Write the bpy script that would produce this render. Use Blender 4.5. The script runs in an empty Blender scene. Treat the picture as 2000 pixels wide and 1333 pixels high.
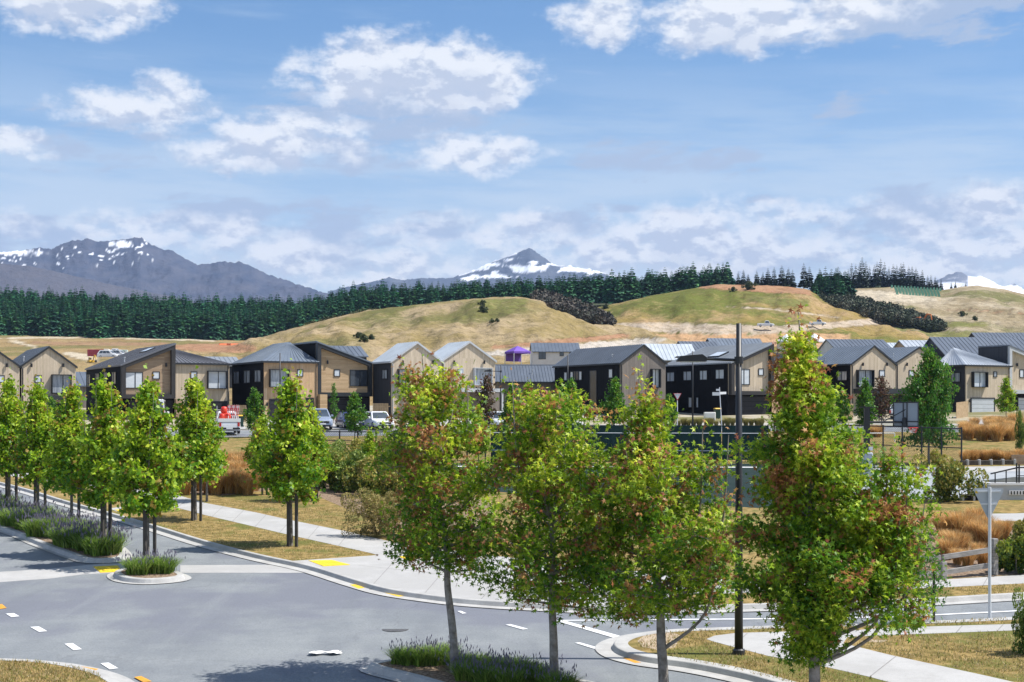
import bpy, bmesh, math, random
import numpy as np
from mathutils import Vector, Matrix, noise as mn

# ---------------------------------------------------------------- photo geometry
F, YH, YV, H0 = 2800.0, 805.0, 686.0, 6.87      # focal (px), eye level row, vanishing row of the sloping ground, eye height
G = (YH - YV) / F                                # ground rises away from the viewer
def zs(Y): return G * Y                          # ground height at distance Y
def gp(x, y, dz=0.0):
    Y = F * H0 / (y - YV)
    return Vector(((x - 1000) / F * Y, Y, zs(Y) + dz))
def gx(x, Y, dz=0.0): return Vector(((x - 1000) / F * Y, Y, zs(Y) + dz))
def at(x, y, Y): return Vector(((x - 1000) / F * Y, Y, H0 + (YH - y) / F * Y))
def ppm(Y): return F / Y

# ---------------------------------------------------------------- camera, sky, sun, exposure
sc = bpy.context.scene
col = sc.collection
cam = bpy.data.cameras.new('camera'); cam_o = bpy.data.objects.new('camera', cam); col.objects.link(cam_o)
cam.sensor_width = 36; cam.lens = F / 2000 * 36; cam.shift_y = (YH - 666.5) / 2000
cam.clip_start = .5; cam.clip_end = 40000
cam_o.location = (0, 0, H0); cam_o.rotation_euler = (math.radians(90), 0, 0)
sc.camera = cam_o
sc.view_settings.view_transform = 'Standard'; sc.view_settings.look = 'None'
sc.view_settings.exposure = 0.55; sc.view_settings.gamma = 1
SUN_EL, SUN_AZ = math.radians(57), math.radians(92)      # azimuth clockwise from the view direction
sun = bpy.data.lights.new('sun', 'SUN'); sun.energy = 5.0; sun.angle = math.radians(.53); sun.color = (1, .955, .88)
sun_o = bpy.data.objects.new('sun', sun); col.objects.link(sun_o)
sv = Vector((math.cos(SUN_EL) * math.sin(SUN_AZ), math.cos(SUN_EL) * math.cos(SUN_AZ), math.sin(SUN_EL)))
sun_o.rotation_euler = sv.to_track_quat('Z', 'Y').to_euler(); sun_o.location = (60, -10, 80)
sc.cycles.use_denoising = True
sc.cycles.max_bounces = 6; sc.cycles.diffuse_bounces = 3; sc.cycles.glossy_bounces = 2
sc.cycles.transmission_bounces = 3; sc.cycles.transparent_max_bounces = 6; sc.cycles.volume_bounces = 0

class NT:
    """small node tree writer"""
    def __init__(s, tree): s.t = tree; s.n = tree.nodes; s.l = tree.links
    def node(s, typ, **kw):
        n = s.n.new(typ)
        for k, v in kw.items(): setattr(n, k, v)
        return n
    def put(s, sock, v):
        if hasattr(v, 'is_output'): s.l.new(v, sock)
        elif isinstance(v, (tuple, list)) and len(v) == 3 and sock.type == 'RGBA': sock.default_value = (*v, 1)
        else: sock.default_value = v
    def math(s, op, a, b=None, c=None, clamp=False):
        n = s.node('ShaderNodeMath', operation=op); n.use_clamp = clamp
        for i, v in enumerate((a, b, c)):
            if v is not None: s.put(n.inputs[i], v)
        return n.outputs[0]
    def mix(s, f, a, b):
        n = s.node('ShaderNodeMix', data_type='RGBA'); s.put(n.inputs[0], f); s.put(n.inputs[6], a); s.put(n.inputs[7], b)
        return n.outputs[2]
    def sstep(s, v, a, b):
        n = s.node('ShaderNodeMapRange', interpolation_type='SMOOTHSTEP'); s.put(n.inputs[0], v)
        n.inputs[1].default_value = a; n.inputs[2].default_value = b
        return n.outputs[0]
    def noise(s, vec, scale, detail=4, rough=.55):
        n = s.node('ShaderNodeTexNoise'); s.put(n.inputs['Vector'], vec)
        n.inputs['Scale'].default_value = scale; n.inputs['Detail'].default_value = detail; n.inputs['Roughness'].default_value = rough
        return n.outputs[0]
    def comb(s, x, y, z):
        n = s.node('ShaderNodeCombineXYZ')
        for i, v in enumerate((x, y, z)): s.put(n.inputs[i], v)
        return n.outputs[0]
    def sep(s, v):
        n = s.node('ShaderNodeSeparateXYZ'); s.put(n.inputs[0], v); return n.outputs

def make_world():
    w = bpy.data.worlds.new('World'); sc.world = w; w.use_nodes = True
    t = NT(w.node_tree); t.n.clear()
    out = t.node('ShaderNodeOutputWorld')
    sky = t.node('ShaderNodeTexSky', sky_type='NISHITA'); sky.sun_disc = False
    sky.sun_elevation = SUN_EL; sky.sun_rotation = SUN_AZ; sky.air_density = 1.0; sky.dust_density = .6; sky.ozone_density = 2.2; sky.altitude = 400
    bg = t.node('ShaderNodeBackground'); bg.inputs[1].default_value = .098
    tc = t.node('ShaderNodeTexCoord'); d = t.sep(tc.outputs['Generated'])
    az = t.math('ARCTAN2', d[0], d[1]); el = t.math('ARCSINE', d[2])
    dirv = tc.outputs['Generated']
    nw = t.node('ShaderNodeTexNoise'); t.put(nw.inputs['Vector'], dirv); nw.inputs['Scale'].default_value = 16; nw.inputs['Detail'].default_value = 5; nw.inputs['Roughness'].default_value = .62
    wv = t.sep(nw.outputs['Color'])
    azw = t.math('ADD', az, t.math('MULTIPLY_ADD', wv[0], .075, -.0375))
    elw = t.math('ADD', el, t.math('MULTIPLY_ADD', wv[1], .040, -.020))
    fb = t.noise(t.comb(t.math('MULTIPLY', az, 1.0), t.math('MULTIPLY', el, 1.7), 0.0), 34, 7, .6)
    fb2 = t.noise(t.comb(t.math('MULTIPLY', az, 1.0), t.math('MULTIPLY_ADD', el, 1.7, .013), 0.0), 34, 5, .6)
    def field(lst, up=0.0):
        acc = None
        for x, y, rx, ry, k in lst:
            ca = math.atan((x - 1000) / F); ce = math.atan((YH - y) / F * math.cos(ca))
            a = t.math('MULTIPLY_ADD', azw, F / rx, -ca * F / rx); b = t.math('MULTIPLY_ADD', elw, F / ry, -(ce - up) * F / ry)
            q = t.math('MULTIPLY_ADD', b, b, t.math('MULTIPLY', a, a))
            v = t.math('MULTIPLY_ADD', q, -k, k)
            acc = v if acc is None else t.math('MAXIMUM', acc, v)
        return acc
    WL = [(140, 8, 170, 60, .9), (265, 212, 150, 48, .75), (330, 185, 70, 40, .7), (810, 145, 235, 78, 1.1), (700, 165, 110, 60, .9), (950, 140, 90, 75, 1.0), (560, 282, 160, 55, .8), (460, 305, 120, 32, .6),
                   (930, 300, 140, 42, .7), (1165, 35, 90, 55, .8), (1430, 48, 190, 62, 1.0), (1340, 470, 95, 62, 1.1), (1480, 490, 140, 55, .8), (1160, 500, 130, 48, .8),
                   (560, 500, 130, 46, .7), (800, 535, 120, 30, .6), (1880, 520, 170, 42, .8), (1950, 400, 110, 50, .65), (20, 290, 70, 28, .5), (1640, 20, 160, 50, .7), (680, 515, 330, 40, .5), (1300, 495, 380, 60, .62), (1860, 495, 260, 60, .6), (1000, 455, 300, 40, .35), (300, 455, 260, 40, .4), (1500, 420, 260, 36, .35)]
    white = field(WL); above = field(WL, .013)
    grey = field([(760, 225, 250, 52, .75), (600, 310, 200, 34, .6), (1780, 28, 290, 60, .8), (420, 425, 130, 58, .8), (655, 455, 130, 72, .75), (850, 445, 120, 34, .6), (1830, 420, 190, 62, .8), (1350, 315, 140, 34, .6),
                  (1105, 450, 85, 44, .7), (60, 465, 200, 42, .6), (1650, 432, 50, 22, .5), (1520, 388, 50, 18, .5), (1250, 300, 150, 30, .4), (1320, 418, 40, 14, .5), (250, 240, 150, 40, .35), (1660, 210, 60, 30, .3), (1480, 520, 180, 40, .5), (120, 300, 150, 30, .3), (1230, 410, 40, 14, .4)])
    # the same kind of broken cumulus goes on around and overhead
    outside = t.math('MAXIMUM', t.sstep(t.math('ABSOLUTE', az), .40, .55), t.sstep(el, .31, .42))
    big = t.noise(dirv, 3.2, 3, .5)
    gen = t.math('MULTIPLY', t.math('MULTIPLY_ADD', big, 5.0, -2.7), outside)
    white = t.math('MAXIMUM', white, t.math('MULTIPLY_ADD', outside, 3.0, t.math('ADD', gen, -3.0)))
    nz = t.math('MULTIPLY_ADD', fb, 2.6, -1.32)
    fg = t.noise(t.comb(t.math('MULTIPLY_ADD', el, -1.0, az), t.math('MULTIPLY', el, 3.2), 4.0), 30, 7, .62); nzg = t.math('MULTIPLY_ADD', fg, 3.2, -1.65)
    wd = t.sstep(t.math('ADD', white, nz), -.32, .72); wd = t.math('MULTIPLY', wd, .93)
    gd = t.math('MULTIPLY', t.sstep(t.math('ADD', grey, nzg), -.15, .60), .85)
    lit = t.math('MULTIPLY_ADD', t.math('SUBTRACT', fb, fb2), 5.5, .66, clamp=True)
    under = t.sstep(t.math('ADD', above, t.math('MULTIPLY_ADD', fb2, 1.8, -.95)), .15, .95)
    lit = t.math('SUBTRACT', lit, t.math('MULTIPLY', under, .55), clamp=True)
    lit = t.math('ADD', lit, .16, clamp=True)
    streak = t.noise(t.comb(t.math('MULTIPLY_ADD', el, 2.5, t.math('MULTIPLY', az, 1.0)), t.math('MULTIPLY', el, 7.0), 1.7), 7, 6, .6)
    band = t.math('MULTIPLY', t.sstep(el, .27, .12), t.sstep(streak, .33, .62))
    band = t.math('MAXIMUM', t.math('MULTIPLY', band, .70), t.math('MULTIPLY', t.sstep(streak, .5, .8), .25))
    veil = t.math('MULTIPLY', t.sstep(el, .26, .02), .80)
    k = 1 / .098
    blue = t.node('ShaderNodeHueSaturation'); blue.inputs['Saturation'].default_value = 1.22; blue.inputs['Value'].default_value = 1.0; t.l.new(sky.outputs[0], blue.inputs['Color'])
    c = t.mix(veil, blue.outputs[0], (.47 * k, .555 * k, .655 * k))
    c = t.mix(band, c, (.47 * k, .55 * k, .63 * k))
    c = t.mix(gd, c, (.33 * k, .395 * k, .51 * k))
    wc = t.mix(lit, (.38 * k, .43 * k, .53 * k), (.70 * k, .71 * k, .725 * k))
    c = t.mix(wd, c, wc)
    t.l.new(c, bg.inputs[0]); t.l.new(bg.outputs[0], out.inputs[0])
make_world()

# ---------------------------------------------------------------- materials
MATS = {}
def mat(name, c1, c2=None, scale=3.0, rough=.7, bump=0.0, bscale=None, metal=0.0, spec=.4, world=False, c3=None, scale3=.3, lo=.35, hi=.65, coat=0.0, stretch=None):
    """principled material; colour wanders between c1, c2 (and c3 in larger patches)"""
    if name in MATS: return MATS[name]
    m = bpy.data.materials.new(name); m.use_nodes = True; t = NT(m.node_tree)
    p = t.n['Principled BSDF']; p.inputs['Roughness'].default_value = rough; p.inputs['Metallic'].default_value = metal
    p.inputs['Specular IOR Level'].default_value = spec; p.inputs['Coat Weight'].default_value = coat
    if world: vec = t.node('ShaderNodeNewGeometry').outputs['Position']
    else: vec = t.node('ShaderNodeTexCoord').outputs['Object']
    if stretch:
        mp = t.node('ShaderNodeMapping'); mp.inputs['Scale'].default_value = stretch; t.l.new(vec, mp.inputs[0]); vec = mp.outputs[0]
    c = c1
    if c2 is not None: c = t.mix(t.sstep(t.noise(vec, scale, 6, .65), lo, hi), c1, c2)
    if c3 is not None: c = t.mix(t.sstep(t.noise(vec, scale3, 4, .6), .48, .62), c, c3)
    t.put(p.inputs['Base Color'], c)
    if bump:
        b = t.node('ShaderNodeBump'); b.inputs['Strength'].default_value = bump; b.inputs['Distance'].default_value = .02
        t.l.new(t.noise(vec, bscale or scale * 4, 5, .6), b.inputs['Height']); t.l.new(b.outputs[0], p.inputs['Normal'])
    MATS[name] = m; return m

def boards(name, cols, width=.14, vertical=True, rough=.75, var=1.0):
    """timber cladding: every board a little different, with a shadow gap and grain"""
    if name in MATS: return MATS[name]
    m = bpy.data.materials.new(name); m.use_nodes = True; t = NT(m.node_tree); p = t.n['Principled BSDF']; p.inputs['Roughness'].default_value = rough; p.inputs['Specular IOR Level'].default_value = .15
    o = t.sep(t.node('ShaderNodeTexCoord').outputs['Object'])
    run = t.math('ADD', o[0], t.math('MULTIPLY', o[1], 1.0)) if vertical else o[2]
    q = t.math('DIVIDE', run, width); idx = t.math('FLOOR', q)
    wn = t.node('ShaderNodeTexWhiteNoise', noise_dimensions='2D')
    seg = t.math('FLOOR', t.math('DIVIDE', t.math('ADD', o[0], o[1]), 2.4)) if not vertical else t.math('FLOOR', t.math('DIVIDE', o[2], 3.1))
    t.l.new(t.comb(idx, seg, 0.0), wn.inputs['Vector'])
    r = t.node('ShaderNodeValToRGB'); t.l.new(wn.outputs[0], r.inputs[0])
    r.color_ramp.interpolation = 'LINEAR'
    while len(r.color_ramp.elements) < len(cols): r.color_ramp.elements.new(.5)
    for i, c in enumerate(cols):
        r.color_ramp.elements[i].position = i / (len(cols) - 1); r.color_ramp.elements[i].color = (*c, 1)
    grain = t.noise(t.comb(t.math('MULTIPLY', o[0], 9.0 if vertical else 1.0), t.math('MULTIPLY', o[1], 9.0 if vertical else 1.0), t.math('MULTIPLY', o[2], 1.0 if vertical else 12.0)), 1.6, 5)
    c = t.mix(t.math('MULTIPLY', t.sstep(grain, .35, .75), .35), r.outputs[0], tuple(v * .55 for v in cols[0]))
    fr = t.math('FRACT', q); gap = t.math('LESS_THAN', t.math('ABSOLUTE', t.math('SUBTRACT', fr, .5)), .46)
    c = t.mix(gap, tuple(v * .35 for v in cols[0]), c)
    t.put(p.inputs['Base Color'], c); MATS[name] = m; return m

def leafmat(name, trans=.35, rough=.5):
    if name in MATS: return MATS[name]
    m = bpy.data.materials.new(name); m.use_nodes = True; t = NT(m.node_tree); p = t.n['Principled BSDF']; out = t.n['Material Output']
    a = t.node('ShaderNodeAttribute', attribute_name='Col')
    t.l.new(a.outputs['Color'], p.inputs['Base Color']); p.inputs['Roughness'].default_value = rough; p.inputs['Specular IOR Level'].default_value = .35
    if trans:
        tr = t.node('ShaderNodeBsdfTranslucent'); hs = t.node('ShaderNodeHueSaturation'); hs.inputs['Value'].default_value = 1.5
        t.l.new(a.outputs['Color'], hs.inputs['Color']); t.l.new(hs.outputs[0], tr.inputs[0])
        mx = t.node('ShaderNodeMixShader'); mx.inputs[0].default_value = trans
        t.l.new(p.outputs[0], mx.inputs[1]); t.l.new(tr.outputs[0], mx.inputs[2]); t.l.new(mx.outputs[0], out.inputs[0])
    MATS[name] = m; return m

def glassmat(name, c, rough=.08, c2=None):
    return mat(name, c, c2, scale=.7, rough=rough, spec=.9)

# ---------------------------------------------------------------- mesh helpers
class MB:
    def __init__(s): s.v = []; s.f = []
    def add(s, vs, fs):
        b = len(s.v); s.v += [tuple(v) for v in vs]; s.f += [tuple(i + b for i in f) for f in fs]; return s
    def box(s, x0, x1, y0, y1, z0, z1):
        return s.add([(x0, y0, z0), (x1, y0, z0), (x1, y1, z0), (x0, y1, z0), (x0, y0, z1), (x1, y0, z1), (x1, y1, z1), (x0, y1, z1)],
                     [(0, 3, 2, 1), (4, 5, 6, 7), (0, 1, 5, 4), (1, 2, 6, 5), (2, 3, 7, 6), (3, 0, 4, 7)])
    def bev(s, x0, x1, y0, y1, z0, z1, b=.02):
        """box with chamfered long edges (vertical and top)"""
        ring = [(x0 + b, y0), (x1 - b, y0), (x1, y0 + b), (x1, y1 - b), (x1 - b, y1), (x0 + b, y1), (x0, y1 - b), (x0, y0 + b)]
        cx, cy = (x0 + x1) / 2, (y0 + y1) / 2
        vs = [(x, y, z0) for x, y in ring] + [(x, y, z1 - b) for x, y in ring] + [(x + (b if x < cx else -b) * .7, y + (b if y < cy else -b) * .7, z1) for x, y in ring]
        fs = [tuple(range(7, -1, -1)), tuple(range(16, 24))]
        for r in (0, 8):
            for i in range(8): fs.append((r + i, r + (i + 1) % 8, r + 8 + (i + 1) % 8, r + 8 + i))
        return s.add(vs, fs)
    def tube(s, pts, rad, n=8, cap=True):
        pts = [Vector(p) for p in pts]; rad = rad if hasattr(rad, '__len__') else [rad] * len(pts); vs = []; fs = []
        for i, p in enumerate(pts):
            d = (pts[min(i + 1, len(pts) - 1)] - pts[max(i - 1, 0)]).normalized()
            a = d.cross(Vector((0, 1, 0)) if abs(d.y) < .9 else Vector((1, 0, 0))).normalized(); b = d.cross(a)
            for k in range(n):
                th = 2 * math.pi * k / n; vs.append(p + (a * math.cos(th) + b * math.sin(th)) * rad[i])
        for i in range(len(pts) - 1):
            for k in range(n): fs.append((i * n + k, i * n + (k + 1) % n, (i + 1) * n + (k + 1) % n, (i + 1) * n + k))
        if cap: fs += [tuple(range(n - 1, -1, -1)), tuple(range((len(pts) - 1) * n, len(pts) * n))]
        return s.add(vs, fs)
    def prism(s, poly, d0, d1, axis='y'):
        """polygon (a, z) extruded along y (or polygon (y, z) along x, or (x, y) along z)"""
        n = len(poly)
        mk = {'y': lambda a, z, d: (a, d, z), 'x': lambda a, z, d: (d, a, z), 'z': lambda a, b, d: (a, b, d)}[axis]
        vs = [mk(a, z, d0) for a, z in poly] + [mk(a, z, d1) for a, z in poly]
        fs = [tuple(range(n)), tuple(range(2 * n - 1, n - 1, -1))] + [(i, i + n, (i + 1) % n + n, (i + 1) % n) for i in range(n)]
        return s.add(vs, fs)
    def slab(s, quad, th):
        """thick sheet under a 3 or 4 cornered roof plane"""
        q = [Vector(p) for p in quad]; n = len(q); dn = Vector((0, 0, -th))
        vs = q + [p + dn for p in q]
        fs = [tuple(range(n)), tuple(range(2 * n - 1, n - 1, -1))] + [(i, i + n, (i + 1) % n + n, (i + 1) % n) for i in range(n)]
        return s.add(vs, fs)
    def build(s, name, m, parent=None, smooth=False, fix=True):
        me = bpy.data.meshes.new(name); me.from_pydata(s.v, [], s.f); me.materials.append(m)
        if fix:
            bm = bmesh.new(); bm.from_mesh(me); bmesh.ops.recalc_face_normals(bm, faces=bm.faces); bm.to_mesh(me); bm.free()
        if smooth: me.shade_smooth()
        o = bpy.data.objects.new(name, me); col.objects.link(o)
        if parent is not None: o.parent = parent
        return o

def npmesh(name, V, Fc, m, colr=None, smooth=False):
    """V (N,3), Fc (M,k) -> mesh, colr (N,3) as the colour of each vertex"""
    V = np.asarray(V, dtype=np.float32); Fc = np.asarray(Fc, dtype=np.int32); k = Fc.shape[1]
    me = bpy.data.meshes.new(name); me.vertices.add(len(V)); me.vertices.foreach_set('co', V.ravel())
    me.loops.add(Fc.size); me.loops.foreach_set('vertex_index', Fc.ravel())
    me.polygons.add(len(Fc)); me.polygons.foreach_set('loop_start', np.arange(0, Fc.size, k, dtype=np.int32))
    me.polygons.foreach_set('loop_total', np.full(len(Fc), k, dtype=np.int32))
    me.update(calc_edges=True); me.validate()
    if colr is not None:
        a = me.color_attributes.new('Col', 'FLOAT_COLOR', 'POINT')
        c = np.ones((len(V), 4), dtype=np.float32); c[:, :3] = colr; a.data.foreach_set('color', c.ravel())
    me.materials.append(m)
    if smooth: me.shade_smooth()
    return me
def linkmesh(name, me, parent=None, loc=None, rz=0, scale=None):
    o = bpy.data.objects.new(name, me); col.objects.link(o)
    if parent is not None: o.parent = parent
    if loc is not None: o.location = loc
    o.rotation_euler = (0, 0, rz)
    if scale: o.scale = scale if hasattr(scale, '__len__') else (scale,) * 3
    return o
def tag(o, label=None, cat=None, group=None, kind=None):
    if label: o['label'] = label
    if cat: o['category'] = cat
    if group: o['group'] = group
    if kind: o['kind'] = kind
    return o
def thing(name, label, cat, loc=(0, 0, 0), rz=0, group=None, scale=None):
    o = bpy.data.objects.new(name, None); col.objects.link(o); o.location = loc; o.rotation_euler = (0, 0, rz); o.empty_display_size = .3
    if scale: o.scale = (scale,) * 3
    return tag(o, label, cat, group)
def dup(root, loc, rz=0, label=None, scale=None, group=None):
    r = root.copy(); col.objects.link(r); r.location = loc; r.rotation_euler = (0, 0, rz)
    if scale is not None: r.scale = scale if hasattr(scale, '__len__') else (scale,) * 3
    if label: r['label'] = label
    if group: r['group'] = group
    for ch in [o for o in bpy.data.objects if o.parent == root]:
        c = ch.copy(); col.objects.link(c); c.parent = r
        for g in [o for o in bpy.data.objects if o.parent == ch]:
            d = g.copy(); col.objects.link(d); d.parent = c
    return r
def interp(x, pts): return float(np.interp(x, [p[0] for p in pts], [p[1] for p in pts]))
def smooth_line(pts, n=6, closed=False):
    """catmull-rom through points"""
    P = [Vector(p) for p in pts]; out = []
    N = len(P); rng = range(N) if closed else range(N - 1)
    for i in rng:
        p0 = P[i - 1] if (i > 0 or closed) else P[0]; p1 = P[i]; p2 = P[(i + 1) % N]; p3 = P[(i + 2) % N] if (i + 2 < N or closed) else P[-1]
        for k in range(n):
            t = k / n
            out.append(.5 * ((2 * p1) + (p2 - p0) * t + (2 * p0 - 5 * p1 + 4 * p2 - p3) * t * t + (3 * p1 - p0 - 3 * p2 + p3) * t ** 3))
    if not closed: out.append(P[-1])
    return out
# ================================================================ SETTING
rng = random.Random(7)
m_grass = mat('dry_lawn', (.150, .112, .038), (.33, .235, .096), scale=3.2, rough=.95, bump=.6, bscale=22, world=True, c3=(.135, .135, .038), scale3=.45, spec=.1)
m_asph = mat('pale_asphalt', (.190, .206, .222), (.245, .262, .272), scale=.45, rough=.9, bump=.25, bscale=60, world=True, c3=(.170, .180, .212), scale3=.16, spec=.25)
m_conc = mat('footpath_concrete', (.37, .365, .358), (.435, .43, .422), scale=.8, rough=.85, bump=.15, bscale=40, world=True, c3=(.37, .365, .355), scale3=.3, spec=.25)
m_kerb = mat('kerb_concrete', (.37, .365, .355), (.46, .455, .44), scale=1.6, rough=.85, bump=.2, bscale=30, world=True, spec=.25)
m_white = mat('road_paint_white', (.78, .78, .78), (.66, .67, .68), scale=6, rough=.6, world=True)
m_yell = mat('paint_yellow', (.74, .50, .03), (.62, .42, .05), scale=5, rough=.6, world=True)
m_oran = mat('paint_orange', (.72, .33, .02), (.55, .27, .05), scale=5, rough=.6, world=True)
m_mulch = mat('bark_mulch', (.13, .085, .055), (.33, .25, .18), scale=14, rough=.95, bump=.9, bscale=30, world=True, spec=.1)

def wear(m, road=True):
    t = NT(m.node_tree); p = t.n['Principled BSDF']; old = p.inputs['Base Color'].links[0].from_socket
    g = t.node('ShaderNodeNewGeometry').outputs['Position']; mp = t.node('ShaderNodeMapping'); t.l.new(g, mp.inputs[0]); mp.inputs['Rotation'].default_value = (0, 0, math.radians(-34)); mp.inputs['Scale'].default_value = (1.1, .10, 1)
    c = old
    if road:
        tr = t.math('MULTIPLY', t.sstep(t.noise(mp.outputs[0], .9, 4, .55), .50, .72), .38); c = t.mix(tr, c, (.13, .142, .165))
        tl = t.math('MULTIPLY', t.sstep(t.noise(mp.outputs[0], .55, 5, .6), .55, .75), .35); c = t.mix(tl, c, (.30, .32, .32))
        vo = t.node('ShaderNodeTexVoronoi', feature='DISTANCE_TO_EDGE'); vo.inputs['Scale'].default_value = .11
        wv = t.node('ShaderNodeVectorMath', operation='ADD'); t.l.new(g, wv.inputs[0]); nn = t.node('ShaderNodeTexNoise'); nn.inputs['Scale'].default_value = .8; nn.inputs['Detail'].default_value = 5; t.l.new(g, nn.inputs['Vector']); sc_ = t.node('ShaderNodeVectorMath', operation='SCALE'); sc_.inputs['Scale'].default_value = 2.2; t.l.new(nn.outputs['Color'], sc_.inputs[0]); t.l.new(sc_.outputs[0], wv.inputs[1]); t.l.new(wv.outputs[0], vo.inputs['Vector'])
        ck = t.math('MULTIPLY', t.math('LESS_THAN', vo.outputs[0], .0035), .16); c = t.mix(ck, c, (.07, .075, .085))
    sp = t.math('MULTIPLY', t.sstep(t.noise(g, 9.0, 3, .7), .60, .74), .30); c = t.mix(sp, c, (.12, .12, .125) if road else (.27, .262, .25))
    gr = t.math('MULTIPLY', t.sstep(t.noise(g, 22.0, 3, .85), .42, .62), .42 if road else .25); c = t.mix(gr, c, (.11, .12, .13) if road else (.30, .295, .285))
    if not road:
        st = t.math('MULTIPLY', t.sstep(t.noise(g, 1.3, 6, .7), .54, .70), .35); c = t.mix(st, c, (.29, .28, .26))
    t.l.new(c, p.inputs['Base Color'])
wear(m_asph); wear(m_conc, False); wear(m_kerb, False)
def slab(name, pts, dz, m, th=.05, parent=None, px=True, kind='structure'):
    """flat sheet lying on the sloping ground; pts are rows/columns of ground points"""
    P = [gp(x, y) for x, y in pts] if px else [Vector(p) for p in pts]
    b = MB(); n = len(P)
    vs = [(p.x, p.y, zs(p.y) + dz) for p in P] + [(p.x, p.y, zs(p.y) + dz - th) for p in P]
    b.add(vs, [tuple(range(n))] + [(i, i + n, (i + 1) % n + n, (i + 1) % n) for i in range(n)])
    o = b.build(name, m, parent)
    if o.data.polygons[0].normal.z < 0: o.data.flip_normals()
    if parent is None and kind: o['kind'] = kind
    return o
def offs(line, d):
    """line shifted sideways on the ground (positive = left of travel)"""
    out = []
    for i, p in enumerate(line):
        t = (line[min(i + 1, len(line) - 1)] - line[max(i - 1, 0)]); t.z = 0; t.normalize()
        out.append(Vector((p.x - t.y * d, p.y + t.x * d, 0)))
    return out
def kerb(name, pxpts, side=1, n=6, closed=False, width=.17, h=.125, gutter=.36):
    """raised kerb with a flush channel on the road side; side=1: raised side lies left of travel"""
    line = smooth_line([gp(x, y) for x, y in pxpts], n, closed)
    prof = [(-gutter, .010), (-.02, .006), (.035, h - .012), (.055, h), (width, h), (width + .004, -.05), (-gutter, -.05)]
    rows = []; L = len(line)
    for i in range(L):
        if closed: t = line[(i + 1) % L] - line[i - 1]
        else: t = line[min(i + 1, L - 1)] - line[max(i - 1, 0)]
        t = Vector((t.x, t.y, 0)).normalized(); nrm = Vector((-t.y, t.x, 0)) * side; p = line[i]
        rows.append([(p.x + nrm.x * a, p.y + nrm.y * a, zs(p.y + nrm.y * a) + z) for a, z in prof])
    b = MB(); k = len(prof); b.v = [v for r in rows for v in r]
    for i in range(L if closed else L - 1):
        j = (i + 1) % L
        for q in range(k - 1): b.f.append((i * k + q, i * k + q + 1, j * k + q + 1, j * k + q))
    o = b.build(name, m_kerb); o['kind'] = 'structure'
    return o, line

# ---- far terrain as one heightfield over columns (px) and distance
Y600 = [(-1500, 640), (-300, 650), (0, 654), (250, 659), (470, 667), (700, 662), (1100, 646), (1400, 641), (2000, 640), (3500, 640)]
def terr_y(x, Y):
    y0 = lambda Y: YV + F * H0 / Y
    if Y <= 178: return y0(Y)
    y600 = interp(x, Y600)
    k = [(178, y0(178)), (235, 748), (300, 708), (400, 684), (500, 670 + (y600 - 655) * .5), (600, y600), (700, y600 + 2), (1500, y600 + 30), (6000, 770), (16000, 795)]
    return interp(Y, k)
def terr_z(x, Y): return H0 + (YH - terr_y(x, Y)) / F * Y
def tpos(x, Y, dz=0): return Vector(((x - 1000) / F * Y, Y, terr_z(x, Y) + dz))
def where(x, y, Y0=180, Y1=600):
    """distance at which the far terrain shows at picture row y in column x"""
    for Y in np.arange(Y0, Y1, 2.0):
        if terr_y(x, Y) <= y: return float(Y)
    return Y1
PATCHES = []
def patch(target, outline, c1, c2): PATCHES.append((target, outline, c1, c2))
def patch_rgba(target, x, y):
    for tg, o, c1, c2 in PATCHES:
        if tg != target or x < o[0][0] - 6 or x > o[-1][0] + 6: continue
        yt = np.interp(x, [q[0] for q in o], [q[1] for q in o]); yb = np.interp(x, [q[0] for q in o], [q[2] for q in o]); w = mn.fractal(Vector((x * .06, y * .2, 5)), .8, 2, 3) * 2.0
        al = min((y - yt + w) / 1.6 + .5, (yb - y + w) / 1.6 + .5, (x - o[0][0]) / 8 + .5, (o[-1][0] - x) / 8 + .5)
        if al > 0:
            k = .5 + .5 * mn.fractal(Vector((x * .05, y * .25, 2)), .8, 2, 4); k = max(0, min(1, k)); al = max(0, min(1, al))
            return tuple(c1[q] * (1 - k) + c2[q] * k for q in range(3)) + (al,)
    return (0, 0, 0, 0)
EARTH = (.30, .15, .085), (.40, .24, .14); TRACK = (.40, .32, .24), (.50, .42, .33); GRAVEL = (.42, .38, .33), (.55, .50, .44); CLAY = (.44, .26, .13), (.52, .34, .20); GREEN = (.12, .14, .034), (.22, .20, .07); BROWN = (.25, .155, .09), (.33, .21, .12); PALE = (.46, .39, .28), (.54, .47, .36)
patch('B', [(1365, 560, 563), (1400, 555, 566), (1480, 556, 571), (1540, 560, 574), (1585, 567, 577)], *EARTH)
patch('B', [(1195, 632, 640), (1290, 630, 650), (1400, 634, 653), (1520, 636, 652), (1640, 628, 640), (1740, 620, 632)], *TRACK)
patch('B', [(1420, 599, 600.5), (1500, 602, 605), (1560, 609, 612), (1640, 620, 623)], *TRACK)
patch('B', [(1280, 653, 668), (1420, 652, 675), (1560, 650, 680), (1660, 653, 682)], *CLAY); patch('G', [(1280, 653, 668), (1420, 652, 675), (1560, 650, 680), (1660, 653, 682)], *CLAY)
patch('B', [(1440, 575, 581), (1500, 580, 596), (1580, 586, 600)], *GREEN)
patch('C', [(1640, 570, 584), (1700, 566, 590), (1780, 575, 592), (1830, 583, 588)], *PALE)
for tg in 'CG': patch(tg, [(1620, 650, 690), (1700, 652, 692), (1750, 655, 690)], *GRAVEL)
for tg in 'CG': patch(tg, [(1700, 650, 678), (1800, 645, 680), (1930, 648, 674)], *GREEN)
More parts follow.
